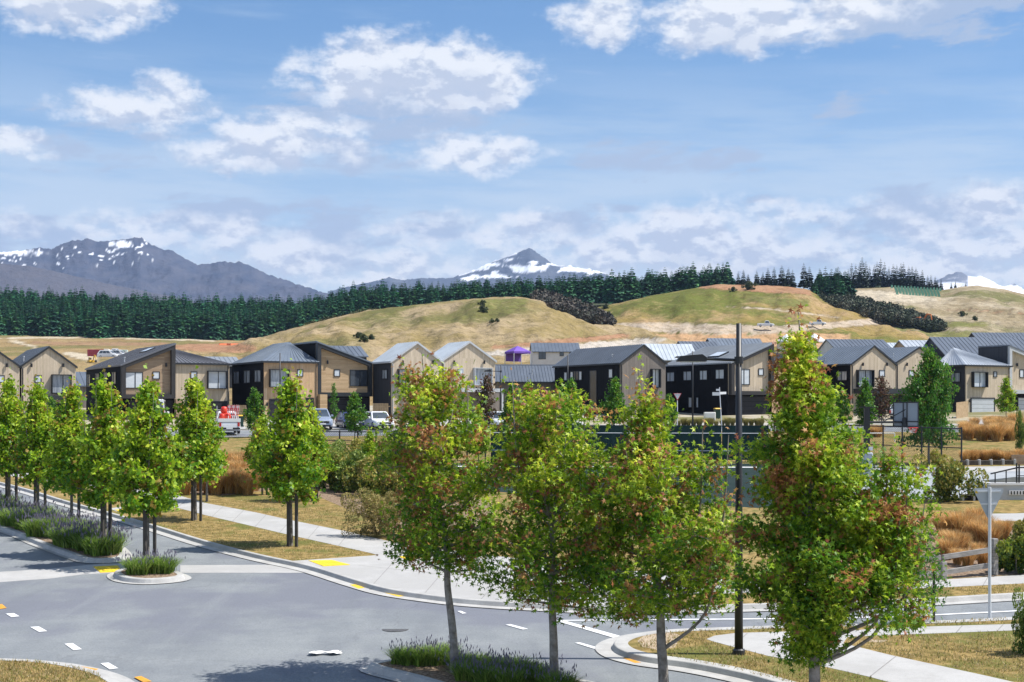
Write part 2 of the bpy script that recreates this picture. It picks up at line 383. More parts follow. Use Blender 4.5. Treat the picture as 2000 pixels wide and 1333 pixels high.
patch('C', [(1850, 604, 607), (1930, 607, 610), (2000, 612, 615), (2080, 614, 618)], *BROWN); patch('C', [(1740, 640, 646), (1860, 628, 640), (1930, 630, 638)], *GREEN)
patch('A', [(880, 694, 700), (1000, 683, 694), (1120, 672, 690), (1240, 662, 680), (1300, 660, 668)], *GRAVEL)
patch('A', [(930, 584, 588), (950, 586, 612), (985, 584, 618), (1030, 584, 592)], *GREEN); patch('A', [(960, 676, 682), (1100, 662, 673), (1230, 652, 660)], *EARTH)
patch('G', [(1180, 668, 680), (1300, 664, 684), (1480, 668, 684)], *GREEN)
patch('G', [(330, 674, 681), (400, 672, 688), (470, 670, 690), (500, 676, 686)], *EARTH); patch('A', [(330, 674, 681), (400, 672, 688), (470, 670, 690), (500, 676, 686)], *EARTH)
patch('G', [(60, 667, 672), (200, 669, 676), (330, 669, 675)], *BROWN); patch('G', [(-60, 661, 664), (150, 657, 661), (280, 660, 663), (420, 663, 668)], *PALE); patch('G', [(20, 664, 668), (50, 668, 676), (70, 676, 682)], *PALE); patch('G', [(120, 686, 692), (160, 690, 704), (190, 696, 708)], *PALE)
def hue_attr(me, target, V):
    a = me.color_attributes.new('Patch', 'FLOAT_COLOR', 'POINT'); c = np.zeros((len(V), 4), dtype=np.float32)
    for i, (X, Y, z) in enumerate(V):
        if Y > 175: c[i] = patch_rgba(target, X / Y * F + 1000, YH - (z - H0) * F / Y)
    a.data.foreach_set('color', c.ravel())
def sheet(name, rows, m, nz=None, target=None, kind='structure', smooth=True):
    R, C = len(rows), len(rows[0]); V = np.array(rows, dtype=np.float32).reshape(-1, 3)
    idx = np.arange(R * C).reshape(R, C)
    Q = np.stack([idx[:-1, :-1], idx[:-1, 1:], idx[1:, 1:], idx[1:, :-1]], -1).reshape(-1, 4)
    o = linkmesh(name, npmesh(name, V, Q, m, smooth=smooth)); o['kind'] = kind
    if target: hue_attr(o.data, target, V)
    return o
def hrel(x, Y, s):
    q = math.sin(min(1, s * 1.02) * math.pi); X = (x - 1000) / F * Y
    return nz3((x * .11, Y * .11, 1.7), .16) * q * 2.0 - (abs(mn.fractal(Vector((X * .022, Y * .010, 8)), .9, 2.1, 5)) - .25) * 3.6 * min(1, q * 1.4) + mn.fractal(Vector((X * .12, Y * .12, 3)), .9, 2, 3) * .35 * min(1, q * 3)
def nz3(p, s, o=4): return mn.fractal(Vector(p) * s, 1.0, 2.1, o)

Ys = [-60, 5, 12, 20, 40, 80, 120, 150, 165, 172, 178] + list(np.arange(185, 320, 5)) + list(np.arange(320, 620, 6)) + [660, 720, 800, 1000, 1500, 2500, 4000, 7000, 12000, 16000]
rows = []
for Y in Ys:
    r = []
    for x in np.concatenate([np.arange(-5200, -400, 300), np.arange(-400, 2500, 12), np.arange(2500, 7200, 300)]):
        Yc = max(Y, 40.0); X = (x - 1000) / F * Yc * (1.0 if Y >= 40 else 1.0)
        z = zs(Y) - .16 if Y <= 178 else terr_z(x, Y)
        if Y > 195: z += nz3((X, Y, 3), .02) * min(.9, (Y - 195) * .012)
        r.append((X, Y, z))
    rows.append(r)


def hillmat(name, gold, tan, green, gsc=.016, seed=0.0):
    m = bpy.data.materials.new(name); m.use_nodes = True; t = NT(m.node_tree); p = t.n['Principled BSDF']
    p.inputs['Roughness'].default_value = .95; p.inputs['Specular IOR Level'].default_value = .1
    g = t.node('ShaderNodeNewGeometry').outputs['Position']
    mp = t.node('ShaderNodeMapping'); t.l.new(g, mp.inputs[0]); mp.inputs['Location'].default_value = (seed, seed * .7, 0); mp.inputs['Scale'].default_value = (1, .55, 1.6); v = mp.outputs[0]
    c = t.mix(t.sstep(t.noise(v, gsc * 2.2, 8, .72), .42, .60), gold, tan)
    c = t.mix(t.sstep(t.noise(v, gsc, 8, .66), .49, .60), c, green)
    at_ = t.node('ShaderNodeAttribute', attribute_name='Patch')
    c = t.mix(at_.outputs['Alpha'], c, at_.outputs['Color'])
    fine = t.noise(v, .42, 6, .75); c = t.mix(t.math('MULTIPLY', t.sstep(fine, .46, .66), .62), c, tuple(q * .42 for q in gold))
    c = t.mix(t.math('MULTIPLY', t.sstep(t.noise(v, .16, 6, .8), .52, .70), .45), c, tuple(min(1, q * 1.35) for q in tan))
    t.put(p.inputs['Base Color'], c)
    b = t.node('ShaderNodeBump'); b.inputs['Strength'].default_value = 1.0; b.inputs['Distance'].default_value = 1.2
    t.l.new(t.noise(v, .22, 7, .75), b.inputs['Height']); t.l.new(b.outputs[0], p.inputs['Normal'])
    return m
m_field = hillmat('dry_pasture', (.27, .19, .085), (.36, .26, .135), (.18, .16, .06), .02, 50.0)
sheet('ground', rows, m_field, target='G')
HILLS = {}
def hill(name, crest, Yf, Yc, Yb, m, label_pow=.85, rough=1.0, step=6, target=None):
    """a ridge traced along its skyline at its own distance, with a front slope down to the flats and a back slope"""
    x0, x1 = crest[0][0], crest[-1][0]; xs = np.arange(x0, x1 + 1, step); S = 64; rows = []
    for i in range(S + 8):
        r = []
        for x in xs:
            cy = interp(x, crest); yf = terr_y(x, Yf) + 3
            edge = min(1, (x - x0) / 120, (x1 - x) / 120); cy = cy if edge >= 1 else cy
            if i <= S:
                s = i / S; Y = Yf + (Yc - Yf) * s; e = math.sin(s * math.pi / 2) ** label_pow
                y = yf + (cy - yf) * (e * .75 + s * .25)
                z = H0 + (YH - y) / F * Y
                z += hrel(x, Y, s)
            else:
                s = (i - S) / 8; Y = Yc + (Yb - Yc) * s
                zc = H0 + (YH - cy) / F * Yc; z = zc + (terr_z(x, Yb) - 25 - zc) * s ** 1.4
            if i == S: z += nz3((x * .05, 0, 9), .9) * .25 * rough
            r.append(((x - 1000) / F * Y, Y, z))
        rows.append(r)
    HILLS[name] = (crest, Yf, Yc, label_pow)
    o = sheet(name, rows, m, target=target); return o
def on_hill(name, x, s):
    crest, Yf, Yc, pw = HILLS[name]; cy = interp(x, crest); yf = terr_y(x, Yf) + 3; Y = Yf + (Yc - Yf) * s
    y = yf + (cy - yf) * (math.sin(s * math.pi / 2) ** pw * .75 + s * .25)
    p = at(x, y, Y); p.z += hrel(x, Y, s)
    return p
def hill_s(name, x, y):
    """how far up the slope picture row y lies"""
    for s in np.linspace(0, 1, 120):
        p = on_hill(name, x, s)
        if YH - (p.z - H0) * F / p.y <= y: return float(s)
    return 1.0

m_hA = hillmat('golden_hill_grass', (.26, .20, .085), (.37, .285, .170), (.145, .142, .045), .017)
m_hB = hillmat('green_gold_hill_grass', (.27, .20, .065), (.37, .255, .135), (.13, .145, .030), .015, seed=300)
m_hC = hillmat('terraced_hill_grass', (.27, .215, .125), (.40, .335, .235), (.16, .155, .06), .018, seed=900)
m_fh = mat('forest_floor', (.035, .05, .02), (.06, .06, .03), scale=.05, world=True, rough=1)
hill('hill', [(300, 700), (380, 690), (440, 679), (500, 663), (560, 645), (640, 624), (720, 606), (800, 597), (900, 586), (960, 581), (1010, 580), (1060, 587), (1120, 609), (1190, 630), (1250, 643), (1340, 672), (1400, 690)], 292, 450, 540, m_hA, target='A')
hill('hill', [(1090, 640), (1130, 622), (1165, 601), (1210, 592), (1270, 578), (1340, 566), (1400, 556), (1470, 557), (1540, 560), (1580, 566), (1620, 588), (1700, 611), (1780, 628), (1860, 650), (1920, 664)], 395, 560, 640, m_hB, target='B')
HILLS['hillB'] = HILLS['hill']
HILLS['hillA'] = ([(300, 700), (380, 690), (440, 679), (500, 663), (560, 645), (640, 624), (720, 606), (800, 597), (900, 586), (960, 581), (1010, 580), (1060, 587), (1120, 609), (1190, 630), (1250, 643), (1340, 672), (1400, 690)], 292, 450, .85)
hill('hill', [(1480, 600), (1560, 574), (1600, 571), (1655, 565), (1740, 561), (1800, 565), (1840, 567), (1880, 560), (1910, 558), (1960, 565), (2000, 575), (2100, 586), (2300, 596), (2600, 600), (3000, 640)], 430, 700, 800, m_hC, target='C')
HILLS['hillC'] = HILLS['hill']

# the wooded slope behind
FB = [(-900, 650), (-100, 655), (0, 655), (250, 660), (470, 668), (600, 647), (720, 620), (900, 602), (1010, 596), (1150, 590), (1270, 585), (1420, 568), (1500, 572)]
FT = [(-900, 552), (-100, 553), (0, 553), (300, 564), (450, 569), (590, 571), (650, 556), (690, 548), (800, 546), (1000, 542), (1200, 538), (1300, 532), (1420, 531), (1500, 534)]
TH = 60.0                                          # height of a forest tree in the picture at 600 m
def forest_pt(x, k):
    yf = interp(x, FB); yb = min(yf, interp(x, FT) + TH * .84); Y = 600 + k * 110; return x, yf + (yb - yf) * k, Y
rows = []
for k in (-.12, 0, .2, .4, .6, .8, 1.0, 1.5, 3):
    r = []
    for x in np.arange(-900, 1501, 30):
        _, y, Y = forest_pt(x, min(k, 1)); Y = 600 + k * 110
        p = at(x, y + (6 if k < 0 else 0), Y); z = p.z - (0 if k <= 1 else (k - 1) * 40)
        r.append((p.x, p.y, z - .3))
    rows.append(r)
sheet('hillside', rows, m_fh)

# ---- mountains: ridges with gullies; snow lies where the sampled ground holds it
def mountain(name, ridge, Yr, depth, snowf, rock, rock_hazed2, seed, base_y=640, step=3, rough=1.0, low=None):  # both rock tones are shifted blue, painting in part of the distance haze
    x0, x1 = ridge[0][0], ridge[-1][0]; xs = np.arange(x0, x1 + .1, step); S = 56; V = []; C = []
    for i in range(S + 5):
        for x in xs:
            ry = interp(x, ridge)
            if i <= S:
                s = i / S; Y = Yr - depth * (1 - s) ; e = s ** 1.15
                y = base_y + (ry - base_y) * e
                w = math.sin(min(1, s) * math.pi) ** .7 * rough
                X = (x - 1000) / F * Y
                g = mn.hetero_terrain(Vector((X * .0016 + seed, Y * .0016, seed)), .9, 2.2, 6, .7) - .6
                rg = abs(mn.fractal(Vector((X * .0022 + s * .9 + seed, Y * .0007, 4)), 1, 2, 5)); 
                y -= (g * 16 - rg * 34 + 4) * w
                yy = y + mn.fractal(Vector((x * .09, seed, s * 9)), .8, 2, 4) * 1.8 * rough
                if i == S: yy = ry + mn.fractal(Vector((x * .11, seed, 2)), .7, 2.1, 4) * 3.0 * rough
            else:
                Y = Yr + depth * .3 * (i - S); yy = ry + 22 * (i - S); s = 1
            V.append(at(x, yy, Y)); px = yy
            sn = snowf(x, px, s)
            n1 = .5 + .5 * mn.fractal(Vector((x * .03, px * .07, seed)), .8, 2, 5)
            c = [rock[q] * (1 - n1) + rock_hazed2[q] * n1 for q in range(3)]
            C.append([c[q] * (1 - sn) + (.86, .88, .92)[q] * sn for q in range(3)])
    nC = len(xs); idx = np.arange(len(V)).reshape(-1, nC)
    Q = np.stack([idx[:-1, :-1], idx[:-1, 1:], idx[1:, 1:], idx[1:, :-1]], -1).reshape(-1, 4)
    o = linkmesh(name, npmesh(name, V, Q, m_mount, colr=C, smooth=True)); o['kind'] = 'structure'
def mk_mount():
    m = bpy.data.materials.new('mountain_rock_hazed'); m.use_nodes = True; t = NT(m.node_tree); p = t.n['Principled BSDF']; p.inputs['Roughness'].default_value = .95; p.inputs['Specular IOR Level'].default_value = .1
    a = t.node('ShaderNodeAttribute', attribute_name='Col'); t.l.new(a.outputs['Color'], p.inputs['Base Color'])
    g = t.node('ShaderNodeNewGeometry').outputs['Position']; b = t.node('ShaderNodeBump'); b.inputs['Strength'].default_value = .9; b.inputs['Distance'].default_value = 30
    t.l.new(t.noise(g, .008, 8, .68), b.inputs['Height']); t.l.new(b.outputs[0], p.inputs['Normal']); return m
m_mount = mk_mount()
def fr(x, y, sx, sy, s): return mn.fractal(Vector((x * sx, y * sy, s)), .9, 2.1, 5)
def sm(v, a, b): t = max(0, min(1, (v - a) / (b - a))); return t * t * (3 - 2 * t)
RIDGE_L = [(-260, 520), (-120, 500), (0, 493), (40, 490), (75, 484), (100, 487), (125, 475), (145, 470), (170, 467), (190, 472), (215, 471), (235, 468), (256, 466), (266, 463), (276, 465), (290, 475), (315, 487), (335, 489), (360, 505), (385, 517), (410, 516), (425, 511), (445, 513), (470, 512), (490, 520), (520, 535), (560, 548), (600, 562), (660, 580), (760, 600)]
def snowL(x, y, s):
    band = 1 - abs(y - interp(x, [(0, 503), (120, 492), (270, 480)]) - 6) / 22
    v = fr(x * 1.0 + y * 1.6, y * 2.2 - x * .4, .06, .11, 3.3) * 1.25 + band * .42 - (0 if x < 285 else (x - 285) / 50) - .84
    a = sm(1 - math.hypot((x - 238) / 26, (y - 478) / 7) + fr(x, y, .1, .1, 1) * .5, 0, .3)
    b = sm(1 - math.hypot((x - 30) / 60, (y - 493) / 6) + fr(x, y, .08, .1, 7) * .6, 0, .4)
    return max(sm(v, -.04, .10), a, b)
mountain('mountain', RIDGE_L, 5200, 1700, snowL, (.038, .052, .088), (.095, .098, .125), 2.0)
RIDGE_F = [(-260, 505), (-60, 508), (0, 515), (60, 520), (110, 531), (160, 543), (220, 557), (300, 572), (380, 590)]
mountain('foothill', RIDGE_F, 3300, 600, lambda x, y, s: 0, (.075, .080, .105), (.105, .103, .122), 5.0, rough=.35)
RIDGE_M = [(640, 570), (735, 549), (760, 543), (790, 548), (820, 544), (880, 544), (905, 536), (930, 526), (960, 512), (985, 503), (1000, 498), (1015, 492), (1025, 489), (1034, 484.5), (1044, 490), (1056, 499), (1068, 507), (1078, 516), (1095, 520), (1110, 519), (1130, 524), (1150, 526), (1180, 533), (1210, 545), (1300, 570), (1400, 600)]
def snowM(x, y, s):
    r = interp(x, RIDGE_M)
    v = fr(x + y * .8, y * 2, .03, .05, 8.1) * .55
    core = sm(1 - math.hypot((x - 1030 + (y - 525) * .6) / 60, (y - 525) / 12) + v * 1.7, .18, .34)
    arm = sm(1 - math.hypot((x - 955) / 75, (y - (519 + (955 - x) * .22)) / 7) + v * 1.6, .28, .45)
    low = sm(1 - math.hypot((x - 960) / 80, (y - 541) / 8) + v * 1.6, .45, .6)
    rt = sm(1 - math.hypot((x - 1130) / 70, (y - (528 + (x - 1130) * .1)) / 8) + v * 1.7, .35, .52)
    top = sm(.5 - (y - r) / 8 + v, .1, .5) * (1 if (x < 1010 or x > 1075) and x > 895 else 0)
    return min(1, max(core, arm, low, rt, top))
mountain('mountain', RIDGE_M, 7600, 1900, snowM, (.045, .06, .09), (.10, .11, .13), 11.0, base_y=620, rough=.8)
RIDGE_R = [(1700, 590), (1800, 560), (1835, 546), (1852, 537), (1870, 531), (1880, 533), (1892, 540), (1900, 541), (1915, 539), (1935, 548), (1950, 557), (1962, 560), (1975, 555), (1982, 555), (2000, 566), (2100, 560), (2200, 540), (2300, 560), (2500, 600)]
def snowR(x, y, s):
    v = fr(x + y, y * 2, .03, .05, 4.4) * .6
    return sm((.62 if x > 1890 and x < 1962 else -.3 + (y - 540) * .05) + v, .1, .4)
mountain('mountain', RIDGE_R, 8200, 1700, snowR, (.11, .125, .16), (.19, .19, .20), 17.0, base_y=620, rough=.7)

# ---- roads, verges, paths
slab('road', [(-700, 700 + 120), (2900, 820), (5200, 1750), (-3600, 1750)], -.012, m_asph, .04)
KP = [(-420, 870), (-200, 906), (0, 948), (127, 985), (215, 1009), (300, 1034), (400, 1065), (500, 1091), (600, 1113), (690, 1141), (760, 1160), (870, 1176), (960, 1184), (1066, 1190), (1235, 1197), (1450, 1191), (1770, 1181), (2000, 1168), (2500, 1140)]
ko, line = kerb('kerb', KP, 1)
inner = offs(line, .172)
park = [Vector((p.x, p.y, 0)) for p in inner] + [gx(2500, 112), gx(2300, 116), gx(2000, 118.5), gx(1500, 121), gx(1000, 117), gx(700, 114), gx(300, 112), gx(-200, 112), gx(-500, 108)]
slab('lawn', park, .118, m_grass, .05, px=False)
far_n = [gx(x, Y) for x, Y in ((-700, 124), (300, 124), (760, 125), (1000, 126.5), (1500, 130), (2000, 129), (2700, 127))]
fn2 = smooth_line(far_n, 8)
b = [Vector((p.x, p.y, 0)) for p in fn2] + [gx(2900, 178), gx(-900, 178)]
slab('house_lots', b, .10, mat('house_yard', (.30, .25, .16), (.40, .37, .30), scale=.5, world=True, rough=.95, c3=(.16, .15, .06), scale3=.1), .05, px=False)
def far_kerb(name, pts):
    ln = smooth_line(pts, 8); bb = MB(); k = 4
    for i, p in enumerate(ln):
        for a, z in ((-.35, .0), (-.02, .0), (.03, .125), (.22, .125)):
            bb.v.append((p.x, p.y + a, zs(p.y + a) + z))
    for i in range(len(ln) - 1):
        for q in range(3): bb.f.append((i * 4 + q, i * 4 + q + 1, (i + 1) * 4 + q + 1, (i + 1) * 4 + q))
    bb.build(name, m_kerb)['kind'] = 'structure'
far_kerb('kerb', far_n)
slab('footpath', [Vector((p.x, p.y + 2.0, 0)) for p in fn2] + [Vector((p.x, p.y + 3.6, 0)) for p in reversed(fn2)], .112, m_conc, .03, px=False)
# main footpath, forecourt and the path round the corner
slab('footpath', [(-120, 905), (150, 942), (240, 958), (338, 970), (400, 988), (500, 1007), (562, 1021), (683, 1046), (767, 1066), (900, 1085), (1066, 1105), (1250, 1124), (1450, 1143), (1600, 1147), (1800, 1143), (2000, 1131), (2400, 1105),
                  (2400, 1118), (2000, 1148), (1800, 1158), (1600, 1164), (1450, 1167), (1330, 1170), (1260, 1194), (1200, 1195), (1066, 1188.5), (960, 1182.5), (870, 1174.5), (780, 1162.5), (740, 1153.5), (690, 1139.5), (640, 1123.5), (600, 1111.5), (570, 1103.5),
                  (738, 1092), (725, 1088), (562, 1051), (500, 1036), (400, 1012), (344, 997), (290, 999.5), (228, 1005), (214, 999), (300, 986), (240, 970), (150, 953), (-120, 915)], .124, m_conc, .03)
slab('crossing_strip', [(352, 1104), (560, 1103), (612, 1116), (612, 1119), (352, 1119)], -.004, m_conc, .03)
slab('crossing_strip', [(-200, 1140), (-200, 1118), (0, 1117), (97, 1111), (190, 1102), (262, 1099), (262, 1108), (235, 1118), (160, 1122), (97, 1130), (0, 1137), (-200, 1158)], -.004, m_conc, .03)
slab('crossing_strip', [(82, 1003), (186, 1001), (216, 1005), (216, 1009), (90, 1008)], -.004, m_conc, .03)
# median and islands
MED = [(-500, 920), (-200, 975), (0, 1036), (70, 1064), (140, 1090), (175, 1099), (232, 1097), (246, 1085), (215, 1060), (130, 1028), (0, 980), (-200, 935), (-500, 895)]
def island(pxpts, m=None, n=5):
    ko, ln = kerb('kerb', pxpts, SIDE(pxpts), n=n, closed=True, gutter=.20, width=.22)
    ins = inset(ln, .21)
    slab('planting_bed', ins, .115, m or m_mulch, .06, px=False)
def area(P): return sum(P[i][0] * P[(i + 1) % len(P)][1] - P[(i + 1) % len(P)][0] * P[i][1] for i in range(len(P))) / 2
def SIDE(px):
    P = [gp(x, y) for x, y in px]; return 1 if area([(p.x, p.y) for p in P]) > 0 else -1
def inset(ln, d):
    sgn = 1 if area([(p.x, p.y) for p in ln]) > 0 else -1; out = []; L = len(ln)
    for i in range(L):
        t = ln[(i + 1) % L] - ln[i - 1]; t.z = 0; t.normalize(); out.append(Vector((ln[i].x - t.y * d * sgn, ln[i].y + t.x * d * sgn, 0)))
    return out
island(MED)
island([(222, 1124), (236, 1135), (283, 1140), (340, 1136.5), (361, 1130), (340, 1121), (295, 1117), (245, 1118)])
island([(722, 1311), (742, 1301), (800, 1296), (900, 1300), (1020, 1316), (1140, 1338), (1300, 1372), (1560, 1425), (1800, 1480), (2100, 1560), (2000, 1600), (1700, 1545), (1400, 1480), (1100, 1412), (950, 1375), (810, 1335)])
# near verge with the lamp post
VER = [(2400, 1188), (2000, 1213), (1745, 1224.5), (1520, 1231), (1400, 1235), (1320, 1238), (1260, 1243.5), (1215, 1253), (1196, 1266), (1212, 1281), (1260, 1294), (1340, 1305), (1420, 1320), (1500, 1340), (1700, 1400), (2000, 1490)]
kv, lv = kerb('kerb', VER, 1, gutter=.40, width=.36)
slab('verge', [Vector((p.x, p.y, 0)) for p in offs(lv, .355)] + [gp(3300, 1490), gp(3000, 1188)], .115, m_grass, .06, px=False)
slab('footpath', [(1380, 1258.5), (1395, 1252), (1437, 1246.5), (1525, 1244), (1640, 1243.5), (1734, 1236), (2000, 1228), (2300, 1216), (2300, 1226), (2000, 1240.5), (1780, 1249), (1655, 1254), (1647, 1267), (1738, 1290), (1933, 1333), (2300, 1420), (2300, 1480), (1900, 1390), (1700, 1334), (1575, 1305), (1500, 1292), (1425, 1272), (1392, 1263)], .121, m_conc, .03)
slab('worn_patch', [(1245, 1262), (1260, 1250), (1310, 1243), (1330, 1252), (1318, 1275), (1285, 1280), (1255, 1274)], .118, mat('bare_soil', (.33, .25, .17), (.42, .34, .25), scale=4, world=True, rough=1), .03)
slab('worn_patch', [(1680, 1263), (1700, 1259), (1735, 1261), (1720, 1265)], .118, MATS['bare_soil'], .03)
# bottom left corner verge
CL = [(-400, 1290), (-120, 1291), (0, 1296), (70, 1299), (130, 1306), (190, 1320), (226, 1336), (250, 1360), (240, 1420), (150, 1520)]
kc, lc = kerb('kerb', CL, -1, gutter=.38, width=.25)
slab('verge', [Vector((p.x, p.y, 0)) for p in offs(lc, -.25)] + [gp(-900, 1500), gp(-900, 1292)], .115, m_grass, .06, px=False)
# painted marks
def mark(name, pts, m, dz=.002): return slab(name, pts, dz, m, .004)
for q in (((11, 1199), (27, 1198), (38, 1204), (22, 1205.5)), ((59, 1225), (76, 1224), (92, 1233), (76, 1234.5)), ((126, 1258), (142, 1256.5), (160, 1268.5), (143, 1270)), ((196, 1296), (212, 1294.5), (231, 1305.5), (214, 1307.5))):
    mark('lane_dash', q, m_white)
mark('lane_dash', [(-14, 1184), (4, 1180), (13, 1188), (-6, 1190.5)], m_oran)
mark('lane_line', [(1086, 1213), (1100, 1212), (1228, 1247), (1210, 1249.5)], m_white)
mark('lane_dash', [(987, 1220.5), (997, 1219.5), (1031, 1228.5), (1021, 1230)], m_white)
mark('lane_dash', [(1123, 1256), (1132, 1255), (1171, 1266), (1160, 1267.5)], m_white)
mark('lane_dash', [(893, 1194), (900, 1193.5), (911, 1198), (903, 1199)], m_white)
mark('lane_line', [(1090, 1211.5), (1500, 1208), (1750, 1204), (2100, 1187), (2100, 1188.8), (1750, 1206), (1500, 1210), (1092, 1213)], m_white)
mark('lane_dash', [(1175, 1262), (1189, 1261.5), (1190, 1270.5), (1175, 1272)], m_oran)
mark('kerb_paint', [(1222, 1246.5), (1262, 1240.5), (1262, 1243), (1228, 1249)], m_oran, .012)
mark('kerb_paint', [(1215, 1286), (1222, 1285), (1252, 1295), (1240, 1296)], m_oran, .012)
mark('kerb_paint', [(134, 1302.5), (150, 1302), (192, 1308), (186, 1311)], m_oran, .014)
mark('kerb_paint', [(262, 1324), (276, 1322), (296, 1332), (280, 1334)], m_oran, .014)
mark('kerb_paint', [(683, 1143), (696, 1142), (712, 1149), (700, 1151)], m_yell, .012)
mark('kerb_paint', [(752, 1159), (768, 1158), (794, 1164.5), (778, 1166.5)], m_yell, .012)
m_tact = mat('tactile_yellow', (.78, .56, .02), (.70, .48, .03), scale=8, world=True, rough=.7)
def tactile(q, dz):
    P = [gp(x, y) for x, y in q]; nu, nv = 5, 2
    base = slab('tactile_paving', q, dz, m_tact, .02); base['kind'] = 'structure'
    for i in range(nu):                            # each paver a tile of its own
        for j in range(nv):
            c = [(P[0].lerp(P[1], (i + a) / nu)).lerp(P[3].lerp(P[2], (i + a) / nu), (j + bq) / nv) for a, bq in ((.03, .04), (.97, .04), (.97, .96), (.03, .96))]
            slab('tile', c, dz + .006, m_tact, .01, parent=base, px=False)
tactile([(602, 1103), (648, 1102), (684, 1111.5), (632, 1114.5)], .130)
tactile([(182, 1107), (230, 1105), (238, 1117), (196, 1119)], .004)
tactile([(224, 1002), (250, 999.5), (268, 1001.5), (234, 1006)], .130)
tactile([(778, 1095), (826, 1092), (834, 1097.5), (790, 1100)], .130)
# court and hard play area
m_court = mat('court_teal', (.020, .034, .033), (.027, .042, .040), scale=.5, world=True, rough=.95, spec=.05)
slab('court', [(632, 908), (1300, 909.5), (1500, 910), (1700, 913), (1655, 975), (1480, 998), (1100, 975), (775, 952)], .125, m_court, .03)
for q in (((700, 914), (1480, 916.5), (1480, 918), (700, 915.5)), ((1440, 912), (1441.5, 912), (1438, 985), (1435.5, 985))):
    mark('court_line', q, m_white, .128)
slab('play_apron', [(1704, 913.5), (1886, 917), (2050, 914), (2400, 910), (2400, 960), (2050, 978), (1850, 982), (1659, 976)], .126, mat('smooth_asphalt', (.27, .29, .31), (.33, .35, .37), scale=.3, world=True, rough=.8), .03)
slab('play_apron', [(1886, 916.5), (2050, 913.5), (2400, 909), (2400, 914), (2050, 923), (1884, 929)], .131, m_conc, .03)
slab('footpath', [(1838, 1016), (1900, 1010), (1985, 1009), (2200, 1000), (2200, 1014), (1985, 1024), (1900, 1024), (1838, 1030)], .126, m_conc, .03)
slab('planting_bed', [(600, 935), (780, 950), (960, 985), (960, 1040), (800, 1050), (700, 1010), (610, 970)], .124, m_mulch, .03)
slab('planting_bed', [(330, 945), (420, 930), (520, 935), (530, 962), (440, 973), (338, 967)], .124, m_mulch, .03)
slab('planting_bed', [(1780, 1040), (2200, 1020), (2200, 1115), (2000, 1130), (1800, 1141), (1700, 1141)], .124, m_mulch, .03)
# driveways, a kerb line on the far street
for xa, xb, xc, xd in ((420, 480, 470, 425), (500, 590, 590, 520), (640, 730, 730, 645), (790, 960, 970, 800), (1050, 1150, 1130, 1060), (1880, 1960, 1950, 1890)):
    p = [gx(xa, 124.6 if xa < 900 else 127.5), gx(xb, 124.6 if xa < 900 else 127.5), gx(xc, 143), gx(xd, 140)]
    slab('driveway', [Vector((q.x, q.y, 0)) for q in p], .116, m_conc, .02, px=False)

# saw cut joints across the paths, and grass blades on the near verges
m_joint = mat('path_joint', (.20, .195, .19), (.27, .26, .25), scale=6, world=True, rough=.9)
JO = MB()
def joint(a, c, w=.011, dz=.1265):
    A, C = gp(*a), gp(*c); t_ = (C - A); t_.z = 0; t_.normalize(); n_ = Vector((-t_.y, t_.x, 0)) * w
    JO.add([(p.x, p.y, zs(p.y) + dz) for p in (A - n_, A + n_, C + n_, C - n_)], [(0, 1, 2, 3)])
UP = [(338, 970), (400, 988), (500, 1007), (562, 1021), (683, 1046), (767, 1066)]; LO = [(344, 997), (400, 1012), (500, 1036), (562, 1051), (725, 1088), (738, 1091.5)]
for x in (360, 392, 428, 468, 512, 560, 615, 675): joint((x + 8, interp(x + 8, UP)), (x - 14, interp(x - 14, LO)))
for x in (800, 900, 1010, 1130): joint((x, interp(x, [(767, 1066), (900, 1085), (1066, 1105), (1250, 1124)])), (x - 70, interp(x - 70, KP) - 3))
joint((700, 1112), (1240, 1172), .011); joint((1460, 1247), (1432, 1273)); joint((1560, 1245), (1510, 1293)); joint((1660, 1270), (1600, 1310)); joint((1750, 1293), (1700, 1333)); 
for x in (1700, 1790, 1880, 1960): joint((x, interp(x, [(1640, 1243.5), (1734, 1236), (2000, 1228)])), (x - 12, interp(x - 12, [(1655, 1254), (1780, 1249), (2000, 1240.5)])))
for x in (1660, 1760, 1850, 1930): joint((x, interp(x, [(1600, 1147), (1800, 1143), (2000, 1131)])), (x - 10, interp(x - 10, [(1600, 1164), (1800, 1158), (2000, 1148)])))
jo = JO.build('path_joint', m_joint, fix=False); jo['kind'] = 'structure'
# ================================================================ VEGETATION
m_leaf = leafmat('sweetgum_leaf', .34); m_leaf2 = leafmat('shrub_leaf', .25); m_needle = leafmat('conifer_needles', .0, .7); m_blade = leafmat('dry_grass_blades', .3, .7)
m_bark = mat('grey_bark', (.13, .115, .10), (.24, .22, .195), scale=9, rough=.9, bump=.8, bscale=26)
m_bark2 = mat('pale_mottled_bark', (.16, .14, .12), (.34, .31, .28), scale=5, rough=.9, bump=.7, bscale=20)
m_stake = mat('dark_timber_stake', (.045, .04, .037), (.075, .068, .06), scale=6, rough=.85, stretch=(4, 4, .6))

